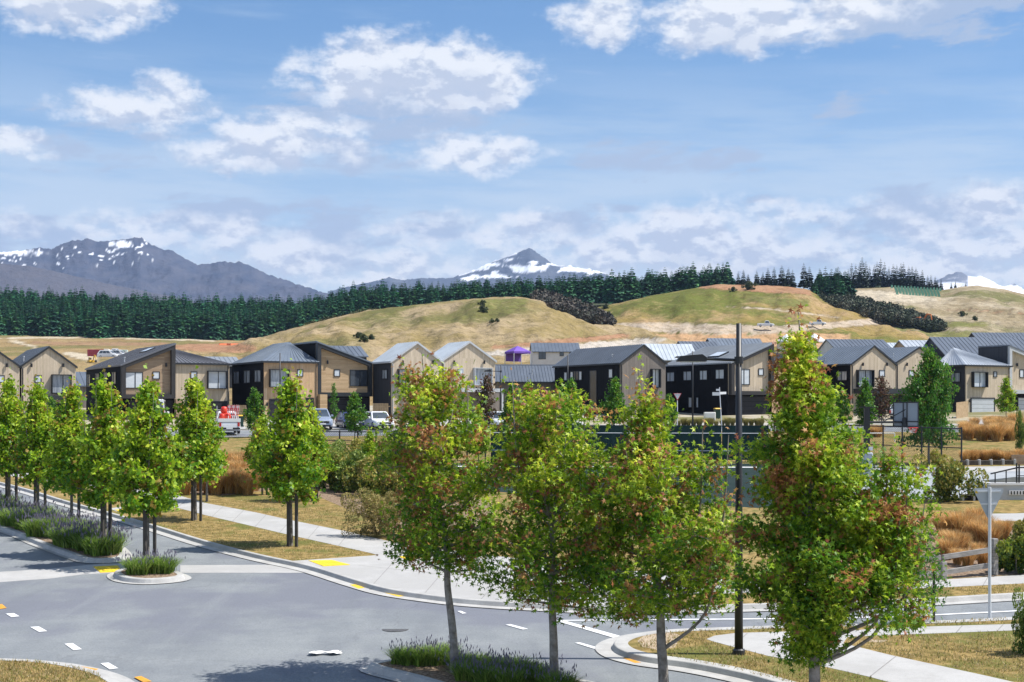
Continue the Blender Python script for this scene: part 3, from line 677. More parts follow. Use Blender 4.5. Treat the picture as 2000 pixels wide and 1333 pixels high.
def rotmats(n, rs, tilt=1.0):
    """random orientations; tilt<1 keeps leaf faces near the horizontal"""
    a = rs.rand(n) * 2 * np.pi; b = np.arccos(1 - rs.rand(n) * (1 - np.cos(np.pi * tilt))) ; c = rs.rand(n) * 2 * np.pi
    ca, sa, cb, sb, cc, s_c = np.cos(a), np.sin(a), np.cos(b), np.sin(b), np.cos(c), np.sin(c)
    R = np.empty((n, 3, 3))
    R[:, 0] = np.stack([ca * cc - sa * cb * s_c, -ca * s_c - sa * cb * cc, sa * sb], -1)
    R[:, 1] = np.stack([sa * cc + ca * cb * s_c, -sa * s_c + ca * cb * cc, -ca * sb], -1)
    R[:, 2] = np.stack([sb * s_c, sb * cc, cb], -1)
    return R
def star_leaf():
    """five pointed leaf, lobes as four cornered faces round the stalk point"""
    angs = np.radians([90, 90 - 62, 90 + 62, 90 - 125, 90 + 125]); ln = [1.0, .95, .95, .72, .72]
    order = np.argsort(angs); angs = angs[order]; ln = np.array(ln)[order]
    V = [(0, -.1, 0)]; Q = []
    n = len(angs)
    for i in range(n):
        V.append((math.cos(angs[i]) * ln[i] * .5, math.sin(angs[i]) * ln[i] * .5, -.09 * ln[i]))
    notch = []
    for i in range(n):
        if i < n - 1: a = (angs[i] + angs[i + 1]) / 2; r = .17
        else: a = angs[i] + .5; r = .10
        V.append((math.cos(a) * r, math.sin(a) * r, .02)); notch.append(len(V) - 1)
    V.append((math.cos(angs[0] - .5) * .10, math.sin(angs[0] - .5) * .10, .02)); last = len(V) - 1
    for i in range(n):
        pre = last if i == 0 else notch[i - 1]
        Q.append((0, pre, 1 + i, notch[i]))
    return np.array(V, dtype=float), np.array(Q)
STAR = star_leaf()
OVAL = (np.array([(0, -.5, 0), (.26, 0, .04), (0, .5, -.06), (-.26, 0, .04)], dtype=float), np.array([(0, 1, 2, 3)]))
BROAD = (np.array([(0, -.5, 0), (.42, -.05, .05), (0, .5, -.1), (-.42, -.05, .05)], dtype=float), np.array([(0, 1, 2, 3)]))
def scatter(leaf, P, size, C, rs, tilt=.62):
    LV, LQ = leaf; n = len(P); R = rotmats(n, rs, tilt)
    V = np.einsum('nij,kj->nki', R, LV) * np.asarray(size).reshape(-1, 1, 1) + P[:, None, :]
    k = len(LV); Q = (LQ[None] + (np.arange(n) * k)[:, None, None]).reshape(-1, LQ.shape[1])
    return V.reshape(-1, 3), Q, np.repeat(C, k, axis=0)

PAL = {'autumn': dict(dark=(.060, .165, .010), mid=(.25, .39, .018), lime=(.62, .66, .06), red=(.27, .085, .05), rust=(.48, .27, .08)),
       'lime': dict(dark=(.070, .19, .010), mid=(.28, .42, .018), lime=(.56, .63, .05), red=(.27, .17, .03), rust=(.29, .22, .035)),
       'green': dict(dark=(.030, .11, .014), mid=(.075, .21, .022), lime=(.17, .33, .035), red=(.10, .12, .02), rust=(.14, .15, .025)),
       'bright': dict(dark=(.030, .110, .012), mid=(.075, .20, .016), lime=(.15, .30, .025), red=(.12, .2, .02), rust=(.16, .22, .025)),
       'purple': dict(dark=(.035, .03, .018), mid=(.075, .055, .028), lime=(.12, .10, .04), red=(.10, .03, .025), rust=(.12, .07, .04))}
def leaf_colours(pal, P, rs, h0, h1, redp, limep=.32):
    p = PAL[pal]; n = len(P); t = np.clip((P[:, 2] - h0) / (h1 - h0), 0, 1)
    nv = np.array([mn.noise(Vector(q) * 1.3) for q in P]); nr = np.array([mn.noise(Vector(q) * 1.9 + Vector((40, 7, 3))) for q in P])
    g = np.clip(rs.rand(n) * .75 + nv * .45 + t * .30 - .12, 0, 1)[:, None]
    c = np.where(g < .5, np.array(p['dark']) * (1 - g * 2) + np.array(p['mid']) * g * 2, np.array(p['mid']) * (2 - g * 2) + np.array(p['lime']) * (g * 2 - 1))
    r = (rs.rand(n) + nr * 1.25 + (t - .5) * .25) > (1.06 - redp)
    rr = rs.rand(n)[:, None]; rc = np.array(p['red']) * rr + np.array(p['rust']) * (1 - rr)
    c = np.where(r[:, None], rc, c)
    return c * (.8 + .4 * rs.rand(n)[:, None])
FAT = 1.0
def tree_mesh(seed, H, base, prof, nleaf, lsize, pal, redp=.1, leaf='star', r0=.09, nb=46, leaders=(), bark=None, lean=(0, 0), spread=.11, fork=None):
    """returns (trunk mesh, crown mesh); prof: radius of the crown at relative crown heights"""
    rs = np.random.RandomState(seed); rd = random.Random(seed)
    tr = MB()
    wob = [Vector((mn.noise(Vector((seed * 3.1, i * .55, 0))) * .10 * i / 6 * H / 6 + lean[0] * (i / 10) ** 1.3, mn.noise(Vector((seed * 3.1, i * .55, 9))) * .10 * i / 6 * H / 6 + lean[1] * (i / 10) ** 1.3, H * .97 * i / 10)) for i in range(11)]
    rad = [r0 * (1.22 if i == 0 else 1) * (1 - (i / 10) ** 1.1 * .93) for i in range(11)]
    for i, q in enumerate(wob[:5]): rad[i] *= 1 + .10 * mn.noise(Vector((seed, i * 2.3, 4)))
    wob[0].z = -.25
    tr.tube(smooth_line(wob, 3), list(np.interp(np.linspace(0, 10, 31), range(11), rad)), 9)
    def axis(z): 
        z = max(0, min(z, H * .97)); i = min(9, int(z / (H * .97) * 10)); k = z / (H * .97) * 10 - i; a = wob[i].copy(); a.z = H * .97 * i / 10
        return a.lerp(wob[i + 1], k)
    tips = []                                      # (point, weight)
    ch = H - base
    def limb(p, d, L, r, up):
        pts = [p]; v = d.copy(); n = 5
        for k in range(n):
            v = (v + Vector((rd.uniform(-.16, .16), rd.uniform(-.16, .16), up + rd.uniform(-.05, .08)))).normalized(); pts.append(pts[-1] + v * L / n)
        tr.tube(pts, [r * (1 - .8 * k / n) for k in range(n + 1)], 5, cap=False); return pts
    for i in range(nb):
        t = (i + rd.random() * .8) / nb; z = base + ch * t * .95; R = np.interp(t, [q[0] for q in prof], [q[1] for q in prof]) * rd.uniform(.62, 1.14) * FAT
        a = i * 2.399 + rd.uniform(-.4, .4); el = math.radians(rd.uniform(-10, 14) + 52 * t)
        d = Vector((math.cos(a) * math.cos(el), math.sin(a) * math.cos(el), math.sin(el)))
        L = R / max(.35, math.cos(el)); o = axis(z - min(.3, R * .3)); pts = limb(o, d, L, max(.008, r0 * .34 * (1 - t * .7)), .0 + .06 * t)
        for k in (2, 3, 4, 5):
            w = (.6, .8, 1.0, 1.3)[k - 2]
            tips.append((pts[k], w * max(R, .22)))
            for _ in range(2):
                dd = (Vector((rd.uniform(-1, 1), rd.uniform(-1, 1), rd.uniform(-.25, .9)))).normalized(); q = pts[k] + dd * R * rd.uniform(.22, .42)
                tr.tube([pts[k], pts[k].lerp(q, .6) + Vector((0, 0, .02)), q], [.008, .006, .003], 4, cap=False); tips.append((q, w * max(R, .22)))
    for lx, ly, z0, z1, rr in leaders:
        o = axis(z0 - .8); e = Vector((lx, ly, z1)); m_ = Vector((lx * .8, ly * .8, z0)); pts = smooth_line([o, m_, e], 5); tr.tube(pts, list(np.linspace(r0 * .4, .008, len(pts))), 6, cap=False)
        n = max(5, int((z1 - z0) / .11))
        for k in range(n):
            q = m_.lerp(e, k / (n - 1)); rk = rr * (1 - .72 * k / n); tips.append((q + Vector((rd.uniform(-rk, rk), rd.uniform(-rk, rk), 0)), .55 * max(rr, .2) * (4.8 if rr > .4 else 1.5)))
    T = np.array([p for p, w in tips]); W = np.array([w for p, w in tips]); W = W / W.sum()
    pick = rs.choice(len(T), nleaf, p=W); sig = spread * (1 + .5 * rs.rand(len(T)))
    P = T[pick] + rs.randn(nleaf, 3) * sig[pick][:, None] * np.array([1, 1, .85])
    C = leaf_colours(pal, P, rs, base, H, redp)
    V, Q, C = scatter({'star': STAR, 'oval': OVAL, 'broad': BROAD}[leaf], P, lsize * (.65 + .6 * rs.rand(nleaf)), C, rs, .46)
    tm = tr.build('trunk', bark or m_bark, smooth=True); me = tm.data; bpy.data.objects.remove(tm)
    return me, npmesh('crown', V, Q, m_leaf, C)
def tree(name, label, loc, meshes, rz=0, scale=1.0, group=None, sc3=None):
    o = thing(name, label, 'tree', loc, rz, group); o.scale = sc3 or (scale,) * 3
    linkmesh('trunk', meshes[0], o); linkmesh('crown', meshes[1], o); return o
P_STD = [(0, .75), (.10, 1.05), (.25, 1.2), (.45, 1.0), (.65, .72), (.82, .42), (1, .14)]
def prof(k, p=P_STD): return [(a, r * k) for a, r in p]

# ---- the four big sweetgums in the foreground bed
def gz_at(x, y): return gp(x, y, .1)
bA, bB, bC, bD = gz_at(889, 1324), gz_at(1083, 1352), gz_at(1298, 1382), gz_at(1592, 1432)
def h_of(b, y): return (H0 + (YH - y) / F * b.y) - b.z
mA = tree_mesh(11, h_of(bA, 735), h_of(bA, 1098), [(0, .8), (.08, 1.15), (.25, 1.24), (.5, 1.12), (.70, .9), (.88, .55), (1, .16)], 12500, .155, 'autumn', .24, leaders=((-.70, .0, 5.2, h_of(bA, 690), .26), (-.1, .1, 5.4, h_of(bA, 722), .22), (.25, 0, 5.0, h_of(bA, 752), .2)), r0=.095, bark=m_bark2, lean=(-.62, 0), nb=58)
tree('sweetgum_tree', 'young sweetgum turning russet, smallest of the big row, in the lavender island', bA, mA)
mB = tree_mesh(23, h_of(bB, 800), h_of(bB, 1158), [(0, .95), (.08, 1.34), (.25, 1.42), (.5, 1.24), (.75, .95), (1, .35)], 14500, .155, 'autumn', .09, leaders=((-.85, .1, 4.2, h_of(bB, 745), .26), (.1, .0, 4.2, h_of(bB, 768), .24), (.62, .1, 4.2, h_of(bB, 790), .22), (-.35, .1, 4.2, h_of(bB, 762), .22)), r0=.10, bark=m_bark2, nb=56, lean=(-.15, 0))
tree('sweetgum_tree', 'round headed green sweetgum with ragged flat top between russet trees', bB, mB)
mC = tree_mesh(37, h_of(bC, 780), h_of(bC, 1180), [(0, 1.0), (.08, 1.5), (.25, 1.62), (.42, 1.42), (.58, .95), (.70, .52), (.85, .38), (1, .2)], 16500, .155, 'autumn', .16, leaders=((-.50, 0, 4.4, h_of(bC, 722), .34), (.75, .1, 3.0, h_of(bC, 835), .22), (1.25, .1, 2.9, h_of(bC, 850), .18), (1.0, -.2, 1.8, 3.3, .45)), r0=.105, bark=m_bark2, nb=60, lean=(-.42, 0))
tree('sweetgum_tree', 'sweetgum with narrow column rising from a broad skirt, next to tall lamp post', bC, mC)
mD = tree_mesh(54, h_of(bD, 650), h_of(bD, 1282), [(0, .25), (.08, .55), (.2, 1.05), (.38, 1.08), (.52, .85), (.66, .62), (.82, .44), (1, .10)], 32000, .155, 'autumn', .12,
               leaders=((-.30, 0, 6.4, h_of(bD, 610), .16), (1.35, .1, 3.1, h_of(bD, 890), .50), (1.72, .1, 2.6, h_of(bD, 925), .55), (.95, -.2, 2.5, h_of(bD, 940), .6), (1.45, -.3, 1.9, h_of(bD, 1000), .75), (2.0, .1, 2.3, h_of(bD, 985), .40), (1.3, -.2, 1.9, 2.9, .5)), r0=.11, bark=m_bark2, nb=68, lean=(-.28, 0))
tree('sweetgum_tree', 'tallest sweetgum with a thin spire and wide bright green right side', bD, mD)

# ---- street trees along the avenue
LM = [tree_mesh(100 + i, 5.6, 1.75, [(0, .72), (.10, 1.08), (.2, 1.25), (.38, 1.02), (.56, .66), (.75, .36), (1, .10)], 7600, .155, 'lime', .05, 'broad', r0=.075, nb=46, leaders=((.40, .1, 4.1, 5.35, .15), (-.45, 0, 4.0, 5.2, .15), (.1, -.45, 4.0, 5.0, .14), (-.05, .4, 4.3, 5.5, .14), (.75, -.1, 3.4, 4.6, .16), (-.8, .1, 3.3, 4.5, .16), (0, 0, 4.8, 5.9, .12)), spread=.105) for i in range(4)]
m_pole = mat('black_powdercoat', (.012, .013, .015), (.022, .023, .026), scale=3, rough=.45, spec=.5)
def stake(p, h=1.6, w=.05, rz=0.3):
    b = MB(); b.bev(-w, w, -w, w, -.2, h, .012); return b
st_me = stake(None).build('stake', m_stake); st_m = st_me.data; bpy.data.objects.remove(st_me)
def add_stakes(t, offs_): 
    pass
STAKES = []
def put_stake(x, y, label, h=1.0, grp='timber stakes beside the avenue trees'):
    o = linkmesh('tree_stake', st_m, None, gp(x, y, .1), rng.uniform(-.3, .3), (1, 1, h)); tag(o, label, 'stake', grp); return o
MEDT = [(18, 1002, 745), (74, 1018, 752), (140, 1042, 756), (205, 1086, 745), (288, 1106, 752)]
for i, (x, y, top) in enumerate(MEDT):
    b = gp(x, y, .1); s = h_of(b, top) / 5.6
    tree('sweetgum_tree', ['lime green street tree in the median, farthest from the crossing', 'lime street tree in lavender median, second from its far end', 'lime street tree in lavender median, third from its far end', 'lime street tree above the last lavender of the median by the crossing', 'lime street tree alone on the small island in the crossing'][i], b, LM[i % 4], i * 1.3, group='street trees of the avenue', sc3=(s * .93, s * .93, s))
    put_stake(x + (14 if i != 3 else 10), y + 1, 'dark timber stake beside a median street tree', 1.15)
    if i in (0, 1, 4, 3): put_stake(x - 5, y + 3, 'dark timber stake beside a median street tree', 1.1)
VT = [(381, 1022, 745, 0, 'lime street tree on verge between avenue and footpath, farther from the forecourt'), (568, 1073, 742, 1, 'lime street tree on the grass verge point by the yellow paving'), (344 + 60, 985, 800, 2, 'smaller lime tree beside the tawny tussock bed'),
      (512, 972, 812, 3, 'slim lime tree on lawn between the footpath and tussock bed'), (610, 984, 800, 0, 'slim lime tree on lawn in front of dark shrubs')]
for i, (x, y, top, k, lab) in enumerate(VT):
    b = gp(x, y, .12); s = h_of(b, top) / 5.6
    tree('sweetgum_tree', lab, b, LM[k], 2 + i * 1.7, group='street trees of the avenue', sc3=(s * 1.0, s * 1.0, s))
    if i < 2: put_stake(x + 11, y + 2, 'dark timber stake beside a verge tree', 1.15); put_stake(x - 5, y + 1, 'dark timber stake beside a verge tree', 1.1)
    elif i > 2: put_stake(x + 9, y, 'dark timber stake beside a lawn tree', .9)
for i, (x, y, top, k, lab) in enumerate([(722, 962, 842, 1, 'small yellow green tree in the shrubs by the court fence'), (935, 925, 800, 2, 'small tree behind the russet sweetgum, by the court fence')]):
    b = gp(x, y, .12); s = h_of(b, top) / 5.6; tree('sweetgum_tree', lab, b, LM[k], i * 2.1, sc3=(s * .9, s * .9, s))
# sapling behind the near verge with two slim stakes
b = gp(1795, 1226, .12); mS = tree_mesh(71, 2.6, .55, prof(.55), 1500, .10, 'bright', .03, 'oval', r0=.03, nb=26, spread=.09)
tree('sapling_tree', 'small green sapling between two thin dark stakes beside the cross street', b, mS)
slabm = MB(); slabm.tube([(math.cos(a) * .42, math.sin(a) * .3, .01) for a in np.linspace(0, 6.283, 13)], .02, 5); 
for x in (1768, 1824):
    o = linkmesh('garden_stake', st_m, None, gp(x, 1224, .1), .2, (.55, .55, .62 * 1.6)); tag(o, 'thin dark stake beside the small sapling', 'stake', 'stakes of the sapling')

# ---- trees in front of the houses
SM = [tree_mesh(130 + i, 4.2, .9, [(0, .5), (.15, .85), (.35, .9), (.6, .62), (.85, .28), (1, .08)], 3000, .17, 'bright', .02, 'broad', r0=.05, nb=34, spread=.10) for i in range(2)]
CO = tree_mesh(140, 4.6, .5, [(0, .25), (.2, .42), (.5, .42), (.8, .25), (1, .06)], 1500, .14, 'green', .02, 'broad', r0=.05, nb=30, spread=.08)
PU = tree_mesh(141, 4.0, 1.0, [(0, .4), (.2, .65), (.5, .7), (.8, .4), (1, .12)], 1500, .15, 'purple', .4, 'broad', r0=.05, nb=30, spread=.10)
GR = tree_mesh(142, 7.2, 1.6, [(0, 1.5), (.12, 2.3), (.3, 2.5), (.5, 1.9), (.7, 1.0), (.88, .5), (1, .12)], 13000, .19, 'green', .03, 'broad', r0=.12, nb=60, spread=.17, leaders=((1.9, .1, 3.6, 5.2, .5), (1.2, 0, 3.8, 4.9, .6)))
HT = [(497, 112, 760, 848, SM[0], 'bright green young tree before the black gap left of the tan garage house'), (693, 108, 766, 838, SM[1], 'compact bright green tree in front of the parked navy car'), (652, 134, 748, 822, CO, 'thin columnar tree before the black framed garage'),
      (391, 106, 744, 850, CO, 'dark green columnar tree left of the loaded utility truck'), (1115, 112, 742, 838, SM[0], 'bright young tree before the black walled gable house'), (1200, 118, 738, 830, SM[1], 'green tree at the corner of the black walled gable house'),
      (1307, 120, 770, 832, SM[1], 'small cone shaped tree beside the far give way sign'), (950, 112, 736, 825, PU, 'dark bronze leaved tree beside the pale steel carport'), (1690, 116, 742, 815, SM[0], 'bright green cone shaped tree behind the basketball pole'),
      (1722, 120, 738, 815, PU, 'dark copper leaved tree beside the bright cone tree'), (1645, 122, 760, 822, SM[1], 'loose green tree before the timber fence of double gabled house'), (1965, 132, 738, 815, LM[2], 'yellow green tree beside the pale garage door'), (1000, 110, 752, 842, SM[0], 'lime tree before the low dark roofed house, left one'), (1032, 108, 748, 842, LM[3], 'lime tree before the low dark roofed house, right one'),
      (100, 128, 775, 835, SM[1], 'green tree under the dark carport of twin gabled house'), (1620, 118, 770, 832, LM[1], 'yellowish tree left of the timber side fence')]
for i, (x, Y, yt, yb, ms, lab) in enumerate(HT):
    b = gx(x, Y, .1); Hm = {id(CO): 4.6, id(PU): 4.0, id(LM[1]): 5.6, id(LM[2]): 5.6, id(LM[3]): 5.6}.get(id(ms), 4.2); s = h_of(b, yt) / Hm
    tree('garden_tree', lab, b, ms, i * .9, sc3=(s * .95, s * .95, s))
b = gp(1814, 912, .12); s = h_of(b, 682) / 7.2; tree('green_tree', 'big green tree behind the right end of the court fence', b, GR, .1, sc3=(s * .66, s * .66, s))

# ---- shrubs
def shrub_mesh(seed, rx, ry, h, n, ls, cols, leaf=OVAL, low=.1):
    rs = np.random.RandomState(seed); k = 26
    c = rs.randn(k, 3) * np.array([rx * .45, ry * .45, h * .22]) + np.array([0, 0, h * .52]); r = .22 + .25 * rs.rand(k)
    pick = rs.randint(0, k, n); d = rs.randn(n, 3); d /= np.linalg.norm(d, axis=1)[:, None]
    P = c[pick] + d * (r[pick] * min(rx, h) * .8)[:, None]; P[:, 2] = np.abs(P[:, 2]) + low * rs.rand(n)
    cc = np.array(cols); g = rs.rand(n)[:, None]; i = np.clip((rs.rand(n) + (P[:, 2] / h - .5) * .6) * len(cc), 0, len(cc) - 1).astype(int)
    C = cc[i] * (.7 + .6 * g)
    V, Q, C = scatter(leaf, P, ls * (.7 + .6 * rs.rand(n)), C, rs, .7)
    st = MB()
    for q in range(12):
        a = rs.rand() * 6.28; st.tube([(0, 0, -.1), (math.cos(a) * rx * .3, math.sin(a) * ry * .3, h * .4), (math.cos(a) * rx * .6, math.sin(a) * ry * .6, h * .75)], [.02, .014, .005], 4, cap=False)
    so = st.build('stems', m_bark); sm_ = so.data; bpy.data.objects.remove(so)
    return npmesh('foliage', V, Q, m_leaf2, C), sm_
def shrub(name, label, loc, ms, rz=0, scale=1, group=None):
    o = thing(name, label, 'shrub', loc, rz, group); o.scale = (scale,) * 3 if not hasattr(scale, '__len__') else scale
    linkmesh('foliage', ms[0], o); linkmesh('stems', ms[1], o); return o
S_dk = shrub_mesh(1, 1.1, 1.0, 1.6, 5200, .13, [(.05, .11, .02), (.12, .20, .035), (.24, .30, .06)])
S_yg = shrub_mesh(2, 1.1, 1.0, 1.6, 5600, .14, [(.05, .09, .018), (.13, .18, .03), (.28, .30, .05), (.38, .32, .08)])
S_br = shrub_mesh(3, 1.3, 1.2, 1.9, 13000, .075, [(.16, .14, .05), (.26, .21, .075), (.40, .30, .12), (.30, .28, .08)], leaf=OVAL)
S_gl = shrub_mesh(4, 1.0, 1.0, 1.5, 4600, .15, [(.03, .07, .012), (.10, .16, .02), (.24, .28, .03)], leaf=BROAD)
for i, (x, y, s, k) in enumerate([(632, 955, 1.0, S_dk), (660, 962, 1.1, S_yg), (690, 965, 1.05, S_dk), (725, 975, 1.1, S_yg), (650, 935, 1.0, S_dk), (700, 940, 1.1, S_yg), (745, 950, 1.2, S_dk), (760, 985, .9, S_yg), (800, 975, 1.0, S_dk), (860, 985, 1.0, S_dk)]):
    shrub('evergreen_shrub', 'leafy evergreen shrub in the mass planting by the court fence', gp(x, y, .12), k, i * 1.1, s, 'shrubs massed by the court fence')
shrub('broom_shrub', 'large fine twigged brown green shrub overhanging the footpath bend', gp(738, 1052, .12), S_br, 0, (.85, .85, .88))
shrub('broom_shrub', 'fine twigged brown shrub behind the russet sweetgum', gp(800, 1058, .12), S_br, 2, (.8, .8, .8))
shrub('bushy_shrub', 'round shrub with yellow tips below the court fence corner', gp(1850, 985, .12), S_yg, .4, (1.0, 1.0, 1.2))
shrub('glossy_shrub', 'glossy yellow green bush right of the rail fence post', gp(1985, 1128, .12), S_gl, .3, (.62, .62, .72))
shrub('glossy_shrub', 'olive green bush on mulch behind the rail fence', gp(1996, 1085, .12), S_yg, 2.3, (.55, .55, .62))
shrub('glossy_shrub', 'dark green bush at the grass edge beside the footpath', gp(2012, 1288, .12), S_dk, 1.3, (.36, .36, .72))
shrub('conifer_shrub', 'spindly grey green shrub beside the tawny tussock bank', gp(1994, 885, .12), S_dk, 1.0, (.35, .35, 1.5))

# ---- tussock grass and lavender
def blades(seed, n, R, h, w, cols, flop=.6, r0=.12, tipcol=None):
    rs = np.random.RandomState(seed); a = rs.rand(n) * 2 * np.pi; r = r0 * np.sqrt(rs.rand(n)); L = h * (.6 + .5 * rs.rand(n)); out = R * (.25 + .75 * rs.rand(n)) * flop
    d = np.stack([np.cos(a), np.sin(a), np.zeros(n)], -1); b = np.stack([np.cos(a + rs.randn(n)) * r, np.sin(a + rs.randn(n)) * r, np.zeros(n)], -1)
    s = np.stack([-np.sin(a + rs.randn(n) * .6), np.cos(a), np.zeros(n)], -1) * w
    ts = [0, .35, .7, 1.0]; V = np.zeros((n, 7, 3)); C = np.zeros((n, 7, 3)); cc = np.array(cols)[rs.randint(0, len(cols), n)] * (.7 + .6 * rs.rand(n))[:, None]
    for k, t in enumerate(ts):
        p = b + d * (out * t ** 1.7)[:, None]; p[:, 2] = L * (t - .25 * t ** 2.6) - .03
        wv = (1 - .75 * t)
        if k < 3: V[:, 2 * k] = p - s * wv; V[:, 2 * k + 1] = p + s * wv
        else: V[:, 6] = p
    for k in range(7): C[:, k] = cc
    if tipcol is not None: C[:, 6] = np.array(tipcol); C[:, 4:6] = C[:, 4:6] * .5 + np.array(tipcol) * .5
    Q = []
    base = np.arange(n) * 7
    T = np.concatenate([np.stack([base + i0, base + i1, base + i2], -1) for i0, i1, i2 in ((0, 1, 3), (0, 3, 2), (2, 3, 5), (2, 5, 4), (4, 5, 6))])
    return V.reshape(-1, 3), T, C.reshape(-1, 3)
TAN = [(.52, .30, .11), (.58, .36, .15), (.46, .24, .08), (.66, .46, .22), (.40, .28, .10)]
tus = [npmesh('blades', *blades(200 + i, 1200, 1.0, 1.25, .012, TAN, r0=.20)[:2], m_blade, blades(200 + i, 1200, 1.0, 1.25, .012, TAN, r0=.20)[2]) for i in range(3)]
GRN = [(.20, .19, .06), (.30, .24, .08), (.14, .15, .04)]
tusg = npmesh('blades', *blades(210, 700, .6, .8, .010, GRN)[:2], m_blade, blades(210, 700, .6, .8, .010, GRN)[2])
CRWN = MB(); CRWN.prism([(math.cos(a) * .16, math.sin(a) * .16) for a in np.linspace(0, 6.0, 9)], -.05, .05, 'z'); _c = CRWN.build('root_crown', mat('straw_base', (.16, .11, .05), (.22, .15, .07), scale=10)); crown_m = _c.data; bpy.data.objects.remove(_c)
def tussock(loc, label, group, s=1.0, me=None, h=1.0):
    o = thing('tussock_grass', label, 'tussock', loc, rng.uniform(0, 6), group); o.scale = (s, s, s * h); linkmesh('blades', me or rng.choice(tus), o); linkmesh('root_crown', crown_m, o); return o
r2 = random.Random(3)
for i in range(30):
    x = 345 + i * 6.2 + r2.uniform(-5, 5); y = r2.uniform(940, 972); tussock(gp(x, y, .12), 'tawny tussock in the bed beside the avenue footpath', 'tussocks beside the avenue footpath', r2.uniform(.85, 1.25))
for i in range(11):
    x = 380 + i * 13; tussock(gp(x, r2.uniform(922, 934), .12), 'tawny tussock in the bed beside the avenue footpath', 'tussocks beside the avenue footpath', r2.uniform(.95, 1.3), h=1.1)
for i in range(46):
    y = r2.uniform(838, 866); x = r2.uniform(1885, 2030); tussock(gp(x, y, .12), 'tawny tussock on the bank below the pale garage', 'tussocks on the garage bank', r2.uniform(1.0, 1.5))
for i in range(12):
    tussock(gp(1886 + i * 9.5 + r2.uniform(-3, 3), r2.uniform(905, 911), .12), 'tawny tussock in the row behind the low timber edging', 'tussocks behind the timber edging', r2.uniform(.7, .95))
for i in range(14):
    tussock(gp(r2.uniform(1700, 1830), r2.uniform(838, 860), .12), 'tawny tussock behind the basketball board', 'tussocks behind the court', r2.uniform(.8, 1.1))
for x, y, s in ((1862, 1045, 1.0), (1895, 1060, 1.1), (1880, 1085, .8), (1925, 1050, .9), (1848, 1080, .85), (1910, 1100, .7), (1870, 1110, .65), (1960, 1060, .9), (1858, 1060, 1.2), (1878, 1062, 1.3), (1912, 1070, 1.1), (1850, 1100, .9), (1890, 1115, .7), (1866, 1090, 1.0), (1935, 1075, 1.0), (1905, 1045, 1.2), (1840, 1050, 1.1), (1920, 1112, .7)):
    tussock(gp(x, y, .12), 'tawny tussock behind the weathered rail fence', 'tussocks behind the rail fence', s * .85)
for i in range(24):
    tussock(gx(1235 + i * 11 + r2.uniform(-3, 3), 128.5 + r2.uniform(0, 1.6), .1), 'low golden grass clump along far footpath before the black wall', 'grass clumps along the far footpath', r2.uniform(.9, 1.5), tusg)
GL = [(.14, .25, .035), (.21, .33, .05), (.10, .18, .03), (.28, .36, .09)]
lav = []
for i in range(3):
    V, T, C = blades(300 + i, 900, .58, .62, .012, GL, flop=.9, r0=.30); V2, T2, C2 = blades(320 + i, 55, .62, .76, .0065, [(.16, .20, .08)], flop=.85, r0=.26, tipcol=(.18, .17, .19))
    sp = []
    tips = V2.reshape(-1, 7, 3)[:, 6]; bv, bq, bc = scatter((np.array([(0, 0, -.06), (.014, 0, 0), (0, 0, .06), (-.014, 0, 0), (0, .014, 0), (0, -.014, 0)]), np.array([(0, 1, 2, 3), (0, 4, 2, 5)])), tips, np.ones(len(tips)), np.tile(np.array([[.22, .20, .27]]), (len(tips), 1)), np.random.RandomState(i), .12)
    lav.append((npmesh('foliage', V, T, m_blade, C), npmesh('flower_stems', V2, T2, m_blade, C2), npmesh('flower_heads', bv, bq, m_blade, bc)))
def lavender(loc, label, group, s=1):
    o = thing('lavender_bush', label, 'lavender', loc, rng.uniform(0, 6), group); o.scale = (s,) * 3
    for n, me in zip(('foliage', 'flower_stems', 'flower_heads'), rng.choice(lav)): tag(linkmesh(n, me, o), kind='stuff')
for i in range(26):
    t = i / 25; x = -90 + t * 300; y = interp(x, [(-90, 985), (0, 1022), (80, 1048), (150, 1072), (210, 1087)]) + r2.uniform(-7, 6)
    lavender(gp(x, y, .12), 'lavender bush in the long median row', 'lavender in the median', r2.uniform(1.2, 1.55))
for i in range(14):
    t = i / 13; x = -80 + t * 290; y = interp(x, [(-80, 968), (0, 1000), (80, 1025), (150, 1052), (210, 1075)]) + r2.uniform(-4, 4)
    lavender(gp(x, y, .12), 'lavender bush in the long median row', 'lavender in the median', r2.uniform(1.1, 1.4))
for x, y in ((272, 1128), (318, 1126), (292, 1124)): lavender(gp(x, y, .12), 'lavender bush on the small crossing island', 'lavender on the crossing island', 1.05)
for i, (x, y) in enumerate([(790, 1306), (825, 1308), (862, 1306), (900, 1318), (935, 1324), (970, 1330), (1010, 1334), (1055, 1342), (915, 1338), (955, 1347), (1000, 1354), (1090, 1364)]):
    lavender(gp(x, y, .12), 'lavender bush under the big sweetgums of the near island', 'lavender in the near island', r2.uniform(.72, .92))

